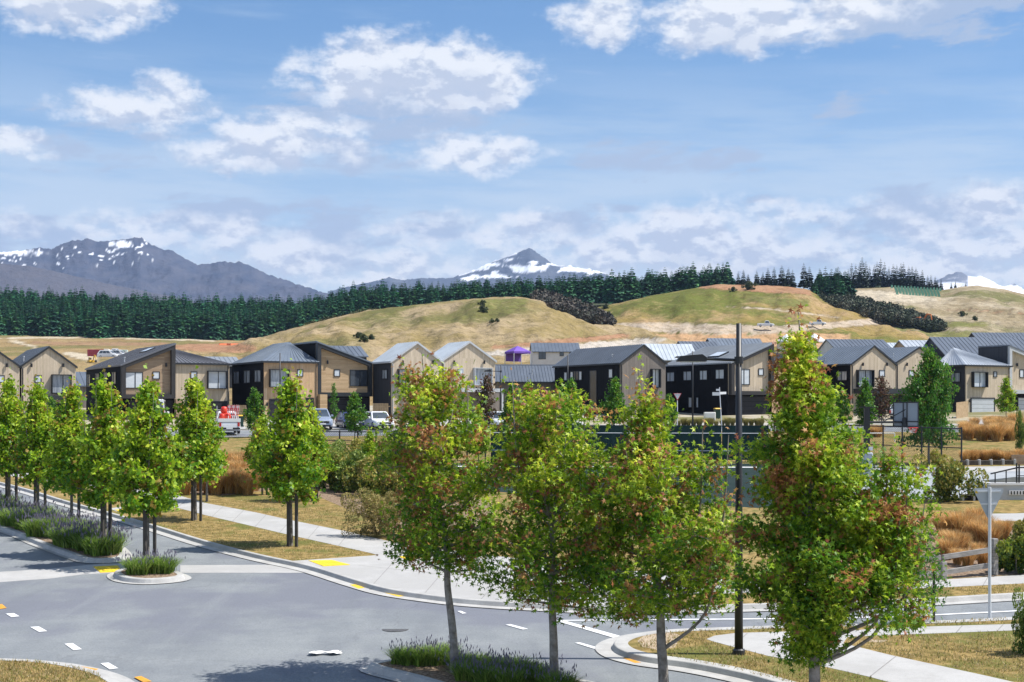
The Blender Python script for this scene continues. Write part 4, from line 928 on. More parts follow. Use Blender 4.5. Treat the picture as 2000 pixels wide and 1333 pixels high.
# ---- conifers
def conifer(seed, H, R, tiers, per, cols, base=.06):
    rs = np.random.RandomState(seed); V = []; Q = []; C = []
    def quad(a, b, c, d, cc): 
        k = len(V); V.extend([a, b, c, d]); Q.append((k, k + 1, k + 2, k + 3)); C.extend([cc] * 4)
    for i in range(tiers):
        t = (i + rs.rand() * .5) / tiers; z = H * (base + (1 - base) * t); r = R * (1 - t) ** .85 * (.8 + .35 * rs.rand()) + .12
        n = max(4, int(per * (1 - t * .55)))
        for k in range(n):
            a = 2 * math.pi * (k + rs.rand() * .7) / n + i; L = r * (.75 + .45 * rs.rand()); dr = L * (.16 + .25 * (1 - t)) * (.6 + .6 * rs.rand())
            d = np.array([math.cos(a), math.sin(a), 0]); s = np.array([-math.sin(a), math.cos(a), 0]) * L * (.26 + .12 * rs.rand())
            p0 = np.array([0, 0, z + L * .10]); p1 = d * L * .55 + np.array([0, 0, z - dr * .25]); p2 = d * L + np.array([0, 0, z - dr + .08 * H / 14])
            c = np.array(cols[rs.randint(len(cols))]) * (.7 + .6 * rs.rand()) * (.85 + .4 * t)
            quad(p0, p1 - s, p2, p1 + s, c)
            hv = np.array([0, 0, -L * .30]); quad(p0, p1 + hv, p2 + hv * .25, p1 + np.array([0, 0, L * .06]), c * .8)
    V.append([0, 0, H * 1.02]); 
    tr = MB(); tr.tube([(0, 0, -1), (0, 0, H * .5), (0, 0, H * .99)], [H * .014, H * .009, .02], 6); to = tr.build('trunk', m_bark); tm = to.data; bpy.data.objects.remove(to)
    return npmesh('crown', V[:-1], Q, m_needle, C), tm
GC = [(.022, .105, .050), (.034, .145, .058), (.015, .070, .040), (.055, .18, .060), (.028, .12, .064)]
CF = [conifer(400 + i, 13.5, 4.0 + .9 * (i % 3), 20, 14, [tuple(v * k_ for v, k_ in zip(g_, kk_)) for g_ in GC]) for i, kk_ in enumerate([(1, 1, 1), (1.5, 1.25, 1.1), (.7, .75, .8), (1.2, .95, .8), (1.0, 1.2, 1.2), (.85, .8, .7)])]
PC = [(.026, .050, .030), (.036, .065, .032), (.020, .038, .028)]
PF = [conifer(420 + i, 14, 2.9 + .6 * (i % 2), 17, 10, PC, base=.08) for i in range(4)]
def conif(name, label, group, p, ms, s, rz, sxy=1):
    o = thing(name, label, 'conifer', p, rz, group); o.scale = (s * sxy, s * sxy, s); linkmesh('crown', ms[0], o); linkmesh('trunk', ms[1], o)
r3 = random.Random(12)
n_ind = 0
spots = []
for row in range(11):
    k = row / 10 * 1.0
    x = -40 + (row % 2) * 6
    while x < 1424:
        yf = interp(x, FB); yb = interp(x, FT) + TH * .84; rowsvis = max(1.0, (yf - yb) / 6.0)
        if row < max(3, rowsvis + 1): 
            kk = row / max(3.0, rowsvis + 1) + r3.uniform(-.05, .05); _, y, Y = forest_pt(x + 0.0, max(0, min(1, kk))); spots.append((row, x + r3.uniform(-5, 5), y + r3.uniform(-1, 4), Y + r3.uniform(-6, 6)))
        x += r3.uniform(8.0, 12.5)
def fpt(s): p = at(s[1], s[2], s[3]); p.z -= .8; return p
spots.sort(key=lambda s: s[0])
V_all, Q_all, C_all, nv = [], [], [], 0
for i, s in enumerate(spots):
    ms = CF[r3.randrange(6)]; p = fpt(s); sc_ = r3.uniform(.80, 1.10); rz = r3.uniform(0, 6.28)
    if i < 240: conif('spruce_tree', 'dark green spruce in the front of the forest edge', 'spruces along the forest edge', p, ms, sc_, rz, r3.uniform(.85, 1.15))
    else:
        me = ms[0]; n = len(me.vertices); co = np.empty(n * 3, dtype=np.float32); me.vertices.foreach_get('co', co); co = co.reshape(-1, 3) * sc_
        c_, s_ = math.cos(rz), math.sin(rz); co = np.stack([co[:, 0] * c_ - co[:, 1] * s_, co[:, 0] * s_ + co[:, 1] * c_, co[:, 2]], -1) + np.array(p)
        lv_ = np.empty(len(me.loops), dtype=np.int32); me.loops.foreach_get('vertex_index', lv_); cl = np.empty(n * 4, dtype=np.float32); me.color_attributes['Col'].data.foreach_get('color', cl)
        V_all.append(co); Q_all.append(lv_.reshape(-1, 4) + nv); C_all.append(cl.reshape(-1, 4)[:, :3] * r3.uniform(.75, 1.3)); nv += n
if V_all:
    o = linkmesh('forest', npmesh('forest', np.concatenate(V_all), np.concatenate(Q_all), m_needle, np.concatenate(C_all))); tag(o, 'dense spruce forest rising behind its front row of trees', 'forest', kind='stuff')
# pines on the right hand skyline
def skyline(hn, x, s=.985): return on_hill(hn, x, s)
PINES = [(1442, 530), (1452, 526), (1461, 534), (1478, 528), (1490, 531), (1500, 523), (1512, 521), (1527, 517), (1540, 522), (1548, 526), (1570, 513), (1581, 520), (1601, 523), (1612, 519), (1624, 524), (1637, 520)]
for x, yt in PINES:
    p = on_hill('hillB', min(x, 1585), .99) if x < 1590 else at(x, 572, 575); p = at(x, min(562, interp(x, HILLS['hillB'][0]) + 2) if x < 1590 else 585, 572); h = (H0 + (YH - yt) / F * p.y) - p.z
    conif('pine_tree', 'dark spiky pine on the skyline above the bare earth strip', 'pines above the earth strip', p, PF[r3.randrange(4)], h / 14, r3.uniform(0, 6), 1.25)
for i in range(26):
    x = 1655 + i * 7.4 + r3.uniform(-2, 2); yt = interp(x, [(1650, 524), (1660, 517), (1686, 500), (1700, 512), (1720, 500), (1740, 514), (1765, 512), (1790, 522), (1810, 532), (1842, 546)]) + r3.uniform(-2, 9)
    p = at(x, interp(x, HILLS['hillC'][0]) + 3, 705 + r3.uniform(-4, 8)); h = (H0 + (YH - yt) / F * p.y) - p.z
    conif('pine_tree', 'dark spiky pine of the clump on the terraced hill', 'pines on the terraced hill', p, PF[r3.randrange(4)], h / 14, r3.uniform(0, 6), 1.0)
for x, yt in ((1858, 551), (1866, 548), (1886, 552)):
    p = at(x, interp(x, HILLS['hillC'][0]) + 3, 705); h = (H0 + (YH - yt) / F * p.y) - p.z; conif('pine_tree', 'small lone pine on the terraced hill crest', 'lone pines on the crest', p, PF[0], h / 14, 0, 1)
for i in range(22):
    x = r3.uniform(1588, 1652); y = r3.uniform(566, 590); p = at(x, y, 562 - (y - 566) * 1.0); yt = y - r3.uniform(34, 50); h = (H0 + (YH - yt) / F * p.y) - p.z
    conif('pine_tree', 'bushy dark pine of the clump at the top of the scrub belt', 'pines at the scrub belt top', p, CF[r3.randrange(6)], h / 13.5, r3.uniform(0, 6), 1.3)
# scrub belts
def scrub(name, label, pts, n, cols, r=1.5):
    n = int(n * 1.7); rs = np.random.RandomState(n); V, Q, C = [], [], []; tot = 0
    for i in range(n):
        t = rs.rand(); x = np.interp(t, [p[0] for p in pts], [p[1] for p in pts]); yt = np.interp(t, [p[0] for p in pts], [p[2] for p in pts]); yb = np.interp(t, [p[0] for p in pts], [p[3] for p in pts]); Y = np.interp(t, [p[0] for p in pts], [p[4] for p in pts])
        y = yt + (yb - yt) * rs.rand(); p = np.array(at(x + rs.uniform(-6, 6), y, Y - (y - yt) * 1.2)); k = 110; d = rs.randn(k, 3); d /= np.linalg.norm(d, axis=1)[:, None]
        R = r * (.5 + 1.0 * rs.rand()); P = p + d * (R * (.55 + .6 * rs.rand(k)))[:, None] * np.array([1, 1, .85]); cc = np.array(cols[rs.randint(len(cols))]) * (.7 + .6 * rs.rand(k))[:, None]
        v, q, c = scatter(BROAD, P, R * .32 * (.6 + .9 * rs.rand(k)), cc, rs, 1.0); V.append(v); Q.append(q + tot); C.append(c); tot += len(v)
    o = linkmesh(name, npmesh(name, np.concatenate(V), np.concatenate(Q), m_needle, np.concatenate(C))); tag(o, label, 'scrub', kind='stuff')
scrub('scrub', 'dark purple brown scrub running down beside the golden hill', [(0, 1045, 574, 582, 452), (.3, 1085, 580, 603, 446), (.65, 1140, 598, 620, 436), (1, 1190, 622, 630, 424)], 240, [(.085, .075, .062), (.11, .09, .07), (.055, .06, .045)])
scrub('scrub', 'dark green scrub belt slanting down the terraced hill', [(0, 1600, 570, 585, 552), (.25, 1650, 578, 602, 545), (.6, 1740, 600, 624, 520), (1, 1838, 632, 642, 490)], 420, [(.045, .062, .034), (.06, .08, .042), (.08, .08, .05)])
scrub('scrub', 'low green bushes along the forest foot above the golden hill', [(0, 600, 637, 640, 452), (.5, 690, 616, 620, 455), (1, 735, 606, 612, 455)], 40, [(.07, .085, .025), (.05, .065, .02)], 1.2)

# small dark bushes dotted on the golden and green hills
bush_m = shrub_mesh(9, 1.6, 1.6, 2.2, 500, .55, [(.04, .06, .025), (.06, .085, .03), (.09, .10, .04)], leaf=BROAD)
for hn, x, y, s in (('hillA', 942, 598, 1.0), ('hillA', 945, 611, 1.3), ('hillB', 1463, 566, 1.9), ('hillB', 1432, 570, 1.1), ('hillA', 700, 662, .9), ('hillA', 712, 668, 1.1), ('hillA', 724, 664, .8), ('hillA', 962, 632, .7), ('hillA', 972, 631, .6), ('hillC', 1880, 620, 1.2), ('hillC', 1905, 626, 1.0), ('hillB', 1182, 604, 1.2), ('hillC', 1700, 588, .9)):
    shrub('hill_bush', 'small dark bush dotted on the dry hill slopes', on_hill(hn, x, hill_s(hn, x, y)), bush_m, x * .7, s * .62, 'bushes dotted on the hills')
# dry grass blades standing on the near verges
def pip(x, y, poly):
    r = False; j = len(poly) - 1
    for i in range(len(poly)):
        (xi, yi), (xj, yj) = poly[i], poly[j]
        if (yi > y) != (yj > y) and x < (xj - xi) * (y - yi) / (yj - yi) + xi: r = not r
        j = i
    return r
PATHR = [(1376, 1258.5), (1395, 1251), (1437, 1245.5), (1525, 1243), (1640, 1242.5), (1734, 1235), (2000, 1227), (2300, 1216), (2300, 1226), (2000, 1242), (1780, 1250.5), (1660, 1255), (1650, 1266), (1738, 1289), (1933, 1331), (2300, 1420), (2300, 1480), (1900, 1392), (1700, 1336), (1575, 1307), (1500, 1294), (1425, 1274), (1390, 1264)]
LAWNS = [([(1262, 1252), (1320, 1243), (1520, 1234), (1745, 1227), (2060, 1212), (2060, 1350), (1560, 1350), (1420, 1316), (1340, 1300), (1290, 1290), (1240, 1270)], [PATHR], 26000), ([(-30, 1300), (70, 1303), (130, 1310), (190, 1326), (205, 1345), (-30, 1350)], [], 5000),
         ([(232, 1007), (344, 999), (400, 1014), (562, 1053), (733, 1091), (575, 1102), (500, 1086), (400, 1060), (300, 1030)], [], 14000), ([(400, 985), (520, 978), (690, 1000), (690, 1044), (562, 1018), (480, 1001)], [], 8000), ([(1470, 1169), (1800, 1160), (2030, 1148), (2030, 1164), (1770, 1178), (1480, 1188)], [], 6000), ([(420, 850), (620, 855), (620, 905), (440, 920)], [], 3000)]
rs = np.random.RandomState(77); PB = []
for poly, holes, n in LAWNS:
    x0, x1 = min(p[0] for p in poly), max(p[0] for p in poly); y0, y1 = min(p[1] for p in poly), max(p[1] for p in poly); k = 0
    while k < n:
        x, y = rs.uniform(x0, x1), rs.uniform(y0, y1); k += 1
        if pip(x, y, poly) and not any(pip(x, y, h_) for h_ in holes) and mn.noise(Vector((x * .02, y * .06, 1))) > -.25 + rs.randn() * .25: PB.append(gp(x, y, .11))
PB = np.array(PB); n = len(PB); aa = rs.rand(n) * 6.283; hh = .035 + .05 * rs.rand(n); ln = rs.randn(n, 2) * .03
w = np.stack([np.cos(aa), np.sin(aa), np.zeros(n)], -1) * .012; tip = PB + np.concatenate([ln, hh[:, None]], 1)
V = np.stack([PB - w, PB + w, tip], 1).reshape(-1, 3); cc = np.array([(.36, .26, .11), (.44, .33, .15), (.24, .22, .06), (.19, .21, .05), (.50, .40, .22)])[rs.randint(0, 5, n)] * (.7 + .5 * rs.rand(n))[:, None]
o = linkmesh('grass', npmesh('grass', V, np.arange(3 * n).reshape(-1, 3), m_blade, np.repeat(cc, 3, 0))); tag(o, 'short dry grass blades on the near verges', 'grass', kind='stuff')
# ================================================================ HOUSES
TH_H = math.radians(29)
cH, sH = math.cos(TH_H), math.sin(TH_H)
m_cedar = boards('silvered_cedar_boards', [(.49, .405, .295), (.61, .51, .385), (.55, .455, .34), (.66, .56, .43)])
m_cedarw = boards('warm_cedar_boards', [(.48, .31, .18), (.62, .43, .26), (.55, .37, .22), (.66, .49, .33)])
m_cedarh = boards('horizontal_cedar_boards', [(.30, .21, .14), (.42, .31, .21), (.36, .27, .19)], vertical=False)
m_cedarhw = boards('warm_horizontal_boards', [(.44, .30, .17), (.58, .42, .26), (.50, .36, .21)], vertical=False)
m_greyb = boards('weathered_grey_boards', [(.17, .15, .135), (.25, .22, .195), (.21, .185, .165)])
m_blackb = boards('black_stained_boards', [(.006, .006, .008), (.011, .011, .013), (.008, .008, .010)], rough=.8)
m_slateb = boards('charcoal_boards', [(.035, .038, .046), (.05, .053, .062), (.042, .045, .054)], rough=.6)
m_frame = mat('dark_bronze_trim', (.028, .026, .027), (.036, .034, .034), scale=1, rough=.5)
m_framed = mat('charcoal_trim', (.020, .023, .028), (.026, .03, .035), scale=1, rough=.5)
m_pale = mat('pale_steel_trim', (.42, .44, .46), (.48, .50, .52), scale=1, rough=.4)
m_wframe = mat('window_frame_black', (.016, .018, .022), rough=.4)
m_glass = glassmat('window_glass_dark', (.035, .045, .06))
m_blind = mat('window_glass_blind', (.50, .55, .60), (.60, .64, .68), scale=.6, rough=.12, spec=.9, stretch=(1, 1, 3))
m_curt = mat('window_glass_curtain', (.16, .19, .23), (.42, .45, .48), scale=2.2, rough=.1, spec=.9, stretch=(4, 4, .3))
m_gdark = boards('dark_garage_panels', [(.030, .030, .034), (.040, .040, .045)], width=.5, vertical=False, rough=.5)
m_gpale = boards('pale_garage_panels', [(.50, .53, .56), (.55, .58, .61)], width=.45, vertical=False, rough=.45)
m_stone = mat('entry_cladding', (.30, .20, .13), (.40, .29, .20), scale=2, rough=.8, stretch=(1, 1, 5))
def roofm(name, c, rough=.38): return mat(name, c, tuple(v * 1.18 for v in c), scale=.5, rough=rough, metal=.0, spec=.6)
R_dark = roofm('roof_blue_charcoal', (.098, .115, .142)); R_brown = roofm('roof_ironsand', (.105, .108, .122)); R_zinc = roofm('roof_zinc', (.42, .46, .50), .3); R_mid = roofm('roof_mid_grey', (.20, .22, .245)); R_slate = roofm('roof_slate', (.125, .15, .185)); R_pblue = roofm('roof_pale_grey', (.36, .39, .43), .35)

class House:
    def __init__(s, label, x, Y, name='house', cat='house', th=TH_H):
        s.p = gx(x, Y, .1); s.Y = Y; s.c, s.s = math.cos(th), math.sin(th)
        s.o = thing(name, label, cat, s.p, th)
    def u(s, x, d=0):
        t = (x - 1000) / F; X = s.p.x - s.s * d; Y = s.Y + s.c * d
        return (t * Y - X) / (s.c - s.s * t)
    def d(s, x, u=0):
        t = (x - 1000) / F; X = s.p.x + s.c * u; Y = s.Y + s.s * u
        return (X - t * Y) / (s.s + s.c * t)
    def z(s, y, u=0, d=0): return H0 + (YH - y) / F * (s.Y + s.s * u + s.c * d) - s.p.z
    def part(s, name, b, m, parent=None): return b.build(name, m, parent or s.o)
    def seams(s, roofpart, quads, sp=.42):
        """standing seams: thin ribs running down each roof plane (a-b is the eave, d-c the top)"""
        b = MB()
        for q in quads:
            a, bb, c, d = [Vector(v) for v in q]; n = (bb - a).cross(d - a).normalized()
            if n.z < 0: n = -n
            L = max((bb - a).length, (c - d).length); k = max(2, int(L / sp)); e = (bb - a).normalized() * .022 if (bb - a).length > .1 else (c - d).normalized() * .022
            for i in range(1, k):
                t = i / k; p0 = a.lerp(bb, t); p1 = d.lerp(c, t)
                if (p1 - p0).length < .3: continue
                vs = [p0 - e, p0 + e, p1 + e, p1 - e]; b.add([v + n * .002 for v in vs] + [v + n * .05 for v in vs], [(4, 5, 6, 7), (0, 1, 5, 4), (1, 2, 6, 5), (2, 3, 7, 6), (3, 0, 4, 7)])
        if b.v:
            o = b.build('standing_seams', roofpart.data.materials[0], roofpart); o['kind'] = 'stuff'
    def window(s, x0, y0, x1, y1, wall='front', d=0.0, glass=None, hood=False, u=0.0, mull=None, frame=None):
        frame = frame or m_wframe
        if wall == 'front':
            a, b_ = s.u(x0, d), s.u(x1, d); zt, zb = s.z(y0, (a + b_) / 2, d), s.z(y1, (a + b_) / 2, d); f = lambda a0, a1, e0, e1, z0, z1, B: B.box(a0, a1, d - e1, d - e0, z0, z1)
        else:
            a, b_ = s.d(x1, u), s.d(x0, u); zt, zb = s.z(y0, u, (a + b_) / 2), s.z(y1, u, (a + b_) / 2); f = lambda a0, a1, e0, e1, z0, z1, B: B.box(u - e1, u - e0, a0, a1, z0, z1)
        e = .42 if hood else .07; w = .07
        B = MB(); f(a, b_, 0, e, zt - w, zt, B); f(a, b_, 0, e, zb, zb + w, B); f(a, a + w, 0, e - .004, zb + w, zt - w, B); f(b_ - w, b_, 0, e - .004, zb + w, zt - w, B)
        pane_e = .03
        if mull is None: mull = (b_ - a) > 1.0
        if mull:
            c = a + (b_ - a) * .58; f(c - .035, c + .035, 0, pane_e + .04, zb + w, zt - w, B)
        wo = B.build('window', frame, s.o)
        P = MB(); f(a + w, b_ - w, .004, pane_e, zb + w, zt - w, P); P.build('pane', glass or m_glass, wo)
        return wo
    def light(s, x, y, d=0.0):
        u = s.u(x, d); z = s.z(y, u, d); B = MB(); B.tube([(u, d - .14, z - .18), (u, d - .14, z + .18)], .10, 8); B.box(u - .03, u + .03, d - .14, d, z - .04, z + .04); B.build('wall_light', m_wframe, s.o)
    def vent(s, u, d, z):
        B = MB(); B.tube([(u, d, z - .3), (u, d, z + .45)], .05, 7); B.tube([(u, d, z + .45), (u, d, z + .56)], .10, 7); B.build('roof_vent', m_pale, s.o)
    def skylight(s, u0, u1, d0, d1, zf):
        B = MB(); B.slab([(u0, d0, zf(u0) + .14), (u1, d0, zf(u1) + .14), (u1, d1, zf(u1) + .14), (u0, d1, zf(u0) + .14)], .16); o = B.build('skylight', m_wframe, s.o)
        P = MB(); P.slab([(u0 + .1, d0 + .1, zf(u0 + .1) + .16), (u1 - .1, d0 + .1, zf(u1 - .1) + .16), (u1 - .1, d1 - .1, zf(u1 - .1) + .16), (u0 + .1, d1 - .1, zf(u0 + .1) + .16)], .015); P.build('pane', m_blind, o)

def gable(h, u0, u1, ze, zr, depth, m_front, m_side, m_roof, d0=0.0, trim=None, oh=.14):
    um = (u0 + u1) / 2
    B = MB(); B.prism([(u0, -.8), (u1, -.8), (u1, ze), (um, zr), (u0, ze)], d0, d0 + .16); h.part('front_wall', B, m_front)
    B = MB(); B.prism([(u0 + .01, -.8), (u1 - .01, -.8), (u1 - .01, ze - .02), (um, zr - .02), (u0 + .01, ze - .02)], d0 + .16, d0 + depth); h.part('side_wall', B, m_side)
    k = (zr - ze) / (um - u0); lo = oh
    B = MB(); q1 = [(u0 - lo, d0 - oh, ze - lo * k + .17), (um, d0 - oh, zr + .17), (um, d0 + depth + oh, zr + .17), (u0 - lo, d0 + depth + oh, ze - lo * k + .17)]
    q2 = [(u1 + lo, d0 - oh, ze - lo * k + .17), (um, d0 - oh, zr + .17), (um, d0 + depth + oh, zr + .17), (u1 + lo, d0 + depth + oh, ze - lo * k + .17)]
    B.slab(q1, .15); r = h.part('roof', B, m_roof); B2 = MB(); B2.slab([q2[1], q2[0], q2[3], q2[2]], .15); r2_ = h.part('roof', B2, m_roof)
    h.seams(r, [(q1[0], q1[3], q1[2], q1[1])]); h.seams(r2_, [(q2[0], q2[3], q2[2], q2[1])])
    T = MB()
    for q in (q1, q2):
        a, b_ = Vector(q[0]), Vector(q[1]); T.add([a + Vector((0, -.03, .02)), b_ + Vector((0, -.03, .02)), b_ + Vector((0, -.03, -.2)), a + Vector((0, -.03, -.2)), a + Vector((0, .0, .02)), b_ + Vector((0, 0, .02)), b_ + Vector((0, 0, -.2)), a + Vector((0, 0, -.2))],
              [(0, 1, 2, 3), (4, 7, 6, 5), (0, 4, 5, 1), (3, 2, 6, 7), (0, 3, 7, 4), (1, 5, 6, 2)])
    h.part('barge_board', T, trim or m_framed)
    dp = MB(); dp.tube([(u0 + .12, d0 - .06, -.3), (u0 + .12, d0 - .06, ze - .25), (u0 - .02, d0 - .06, ze - .05)], .045, 6); h.part('downpipe', dp, trim or m_framed)
    g = MB(); g.box(u0 - lo - .12, u0 - lo, d0 - oh, d0 + depth + oh, ze - lo * k - .02, ze - lo * k + .12); h.part('gutter', g, trim or m_framed)

def framed(h, u0, u1, zl, zr_, zb, depth, m_front, m_trim, m_roof, rec=.48, th=.40):
    """unit with one slope of roof inside a deep projecting frame over a garage"""
    ring = [(u0, zb), (u1, zb), (u1, zr_), (u0, zl)]
    k = (zr_ - zl) / (u1 - u0); ii = [(u0 + th, zb + th), (u1 - th, zb + th), (u1 - th, zr_ - k * th - th), (u0 + th, zl + k * th - th)]
    B = MB()
    for i in range(4):
        j = (i + 1) % 4; q = [ring[i], ring[j], ii[j], ii[i]]
        B.prism(q, -.0, rec + .05)
    h.part('frame', B, m_trim)
    B = MB(); B.prism([(u0 + .05, zb + .05), (u1 - .05, zb + .05), (u1 - .05, zr_ - .1), (u0 + .05, zl - .1)], rec, rec + .2); h.part('front_wall', B, m_front)
    B = MB(); B.prism([(u0 + .02, -.8), (u1 - .02, -.8), (u1 - .02, zr_ - .08), (u0 + .02, zl - .08)], rec + .25, depth); h.part('side_wall', B, m_blackb)
    q = [(u0 - .12, -.06, zl + .1 - .12 * k), (u1 + .05, -.06, zr_ + .1 + .05 * k), (u1 + .05, depth + .1, zr_ + .1 + .05 * k), (u0 - .12, depth + .1, zl + .1 - .12 * k)]
    B = MB(); B.slab(q, .14); r = h.part('roof', B, m_roof)
    h.seams(r, [(q[0], q[3], q[2], q[1])] if zl < zr_ else [(q[1], q[2], q[3], q[0])])
    return rec
def hipunit(h, u0, u1, ze, ua, da, za, depth, m_front, m_side, m_roof, left=True, d0=0.0):
    """two storey box under a hipped roof whose ridge runs back from (ua, da)"""
    B = MB(); B.box(u0, u1, d0, d0 + .16, -.8, ze); h.part('front_wall', B, m_front)
    B = MB(); B.box(u0 + .01, u1 - .01, d0 + .16, depth, -.8, ze - .01); h.part('side_wall', B, m_side)
    o = .18; A = (ua, d0 + da, za); Bk = (ua, depth, za)
    f = [(u0 - o, d0 - o, ze), (u1 + o, d0 - o, ze), A]; l = [(u0 - o, depth, ze), (u0 - o, d0 - o, ze), A, Bk]; rr = [(u1 + o, d0 - o, ze), (u1 + o, depth, ze), Bk, A]
    for q, sq in ((f, (f[0], f[1], Vector(A) + Vector((.02, 0, 0)), Vector(A))), (l, (l[1], l[0], Bk, A)), (rr, (rr[0], rr[1], Bk, A))):
        w = Vector(q[0]) - Vector(q[1])
        if (Vector(q[2]) - Vector(q[1])).cross(w).length < .5: continue
        B = MB(); B.slab([Vector(v) + Vector((0, 0, .14)) for v in q], .13); r = h.part('roof', B, m_roof); h.seams(r, [[Vector(v) + Vector((0, 0, .14)) for v in sq]])
    dp = MB(); dp.tube([(u1 - .15, d0 - .06, -.3), (u1 - .15, d0 - .06, ze - .1)], .045, 6); h.part('downpipe', dp, m_framed)
    T = MB(); T.box(u0 - o - .1, u1 + o, d0 - o - .12, d0 - o - .004, ze - .05, ze + .13); T.box(u0 - o - .12, u0 - o - .004, d0 - o, depth, ze - .05, ze + .13); h.part('gutter', T, m_framed)
def gbox(h, name, x0, y0, x1, y1, d, m, e=.06):
    a, b_ = h.u(x0, d), h.u(x1, d); zt = h.z(y0, a, d); zb = h.z(y1, a, d) if y1 else -.3
    B = MB(); B.box(a, b_, d - e, d, zb, zt); return h.part(name, B, m)
def garage(h, x0, y0, x1, d, m):
    g = gbox(h, 'garage_door', x0, y0, x1, None, d, m, .05); a, b_ = h.u(x0, d), h.u(x1, d); zt = h.z(y0, a, d)
    B = MB(); B.box(a - .12, b_ + .12, d - .09, d - .003, zt, zt + .12); B.box(a - .12, a, d - .088, d - .003, -.3, zt); B.box(b_, b_ + .12, d - .088, d - .003, -.3, zt); B.build('door_frame', m_wframe, g)
def canopy(h, x0, y0, x1, y1, out, m, posts=()):
    a, b_ = h.u(x0, -out), h.u(x1, -out); zt, zb = h.z(y0, a, -out), h.z(y1, a, -out)
    B = MB(); B.box(a, b_, -out, .0 - .004, zb, zt); c = h.part('canopy', B, m)
    for xp in posts:
        u = h.u(xp, -out + .1); P = MB(); P.box(u - .09, u + .09, -out + .02, -out + .2, -.6, zb); h.part('post', P, m)

# 1 twin gables at the left edge
h = House('timber house with twin gables and dark carport at the end of row', -66, 134)
uv, ur = h.u(40), h.u(148); ze = h.z(718, uv)
gable(h, 0, uv - .08, ze, h.z(682, uv / 2), 11, m_cedar, m_blackb, R_dark); gable(h, uv + .08, ur, h.z(718, ur), h.z(680, (uv + ur) / 2), 11, m_cedar, m_blackb, R_dark)
h.window(68, 733, 81, 748, glass=m_blind); h.window(100, 732, 139, 769, hood=True, glass=m_curt); h.window(-6, 733, 9, 748, glass=m_blind)
for x in (61, 123, 13): h.light(x, 714)
canopy(h, 82, 773, 153, 781, 2.6, m_framed, (150,)); garage(h, 95, 790, 145, -.01, m_gdark); h.vent(h.u(52), 1.5, h.z(706, uv))
# 2 framed + hipped
h = House('duplex with brown framed slant roof unit beside a hipped timber unit', 238, 140)
um, ur = h.u(343), h.u(450); zl, zr = h.z(714), h.z(673, um)
dd = h.d(168)
rec = framed(h, 0, um, zl, zr, h.z(779, um), dd, m_cedarh, m_frame, R_brown)
for a in ((171, 732, 177, 756), (187, 730, 194, 754), (203, 728, 210, 753), (219, 727, 227, 751)): h.window(*a, wall='left', glass=m_curt, u=.02)
h.window(243, 727, 279, 759, d=rec, glass=m_blind); h.window(298, 726, 312, 741, d=rec, glass=m_blind); h.light(324, 713, rec)
h.skylight(um * .62, um * .82, 4, 6.2, lambda u: zl + (zr - zl) * u / um + .1)
hipunit(h, um + .02, ur, h.z(713, ur), um + .4, 4.5, h.z(681, um, 4.5), dd, m_cedarw if 0 else m_cedar, m_blackb, R_brown, d0=.35)
h.window(372, 726, 385, 740, d=.35, glass=m_blind); h.window(404, 725, 442, 760, d=.35, hood=True, glass=m_blind)
garage(h, 402, 786, 441, .33, m_gdark); gbox(h, 'entry_wall', 341, 780, 355, None, .2, m_stone, .5); gbox(h, 'garage_recess', 250, 781, 338, None, .72, m_gdark, .05); h.vent(.5, 1, zl + .3)
# 3 hipped + framed
h = House('duplex with warm timber hipped unit beside black framed slant roof unit', 516, 142)
um, ur = h.u(620), h.u(728); dd = h.d(453)
hipunit(h, 0, um, h.z(708), h.u(600), 5.2, h.z(672, um, 5), dd, m_cedarw, m_blackb, R_slate)
for a in ((457, 726, 468, 750), (477, 724, 489, 749), (498, 723, 510, 747)): h.window(*a, wall='left', glass=m_curt)
h.window(525, 722, 563, 757, hood=True, glass=m_curt); h.window(580, 722, 592, 736, glass=m_blind); garage(h, 528, 782, 583, -.01, m_gdark); gbox(h, 'door', 597, 777, 613, None, -.01, m_gdark); h.light(521, 790); h.light(590, 790)
h2 = h; o2 = Vector((um, 0, 0))
class Sub(House):
    def __init__(s, h, du):
        s.o = h.o; s.c, s.s = h.c, h.s; s.p = h.p; s.Y = h.Y
rec = framed(h, um + .02, ur, h.z(669, um), h.z(710, ur), h.z(775, ur), dd, m_cedarhw, m_framed, R_slate)
h.window(652, 722, 664, 736, d=rec, glass=m_blind); h.window(683, 723, 717, 755, d=rec, glass=m_glass); h.light(639, 708, rec); gbox(h, 'entry_wall', 621, 771, 635, None, .0, m_cedarhw, .6); gbox(h, 'garage_recess', 640, 777, 722, None, .72, m_gdark, .05)
h.vent(h.u(611), 1.2, h.z(705, um))
# 4 twin gables, zinc roof
h = House('twin gabled timber house with pale zinc roof and steel carport', 765, 144)
uv, ur = h.u(864), h.u(967); dd = h.d(728)
gable(h, 0, uv - .06, h.z(707), h.z(671, uv / 2), dd, m_cedar, m_slateb, R_zinc, trim=m_pale); gable(h, uv + .06, ur, h.z(707, ur), h.z(670, (uv + ur) / 2), dd, m_cedar, m_slateb, R_zinc, trim=m_pale)
h.window(776, 721, 806, 754, hood=True, glass=m_curt, frame=m_framed); h.window(894, 720, 905, 733, glass=m_blind, frame=m_pale); h.window(924, 719, 959, 753, hood=True, glass=m_curt, frame=m_pale); h.window(747, 722, 757, 741, wall='left', glass=m_curt); h.window(832, 722, 842, 735, glass=m_blind, frame=m_pale)
for x in (786, 845, 886, 945): h.light(x, 708)
canopy(h, 822, 758, 984, 765, 3.4, m_pale, (826, 981)); gbox(h, 'garage_door', 918, 768, 975, None, -.02, m_greyb, .05)
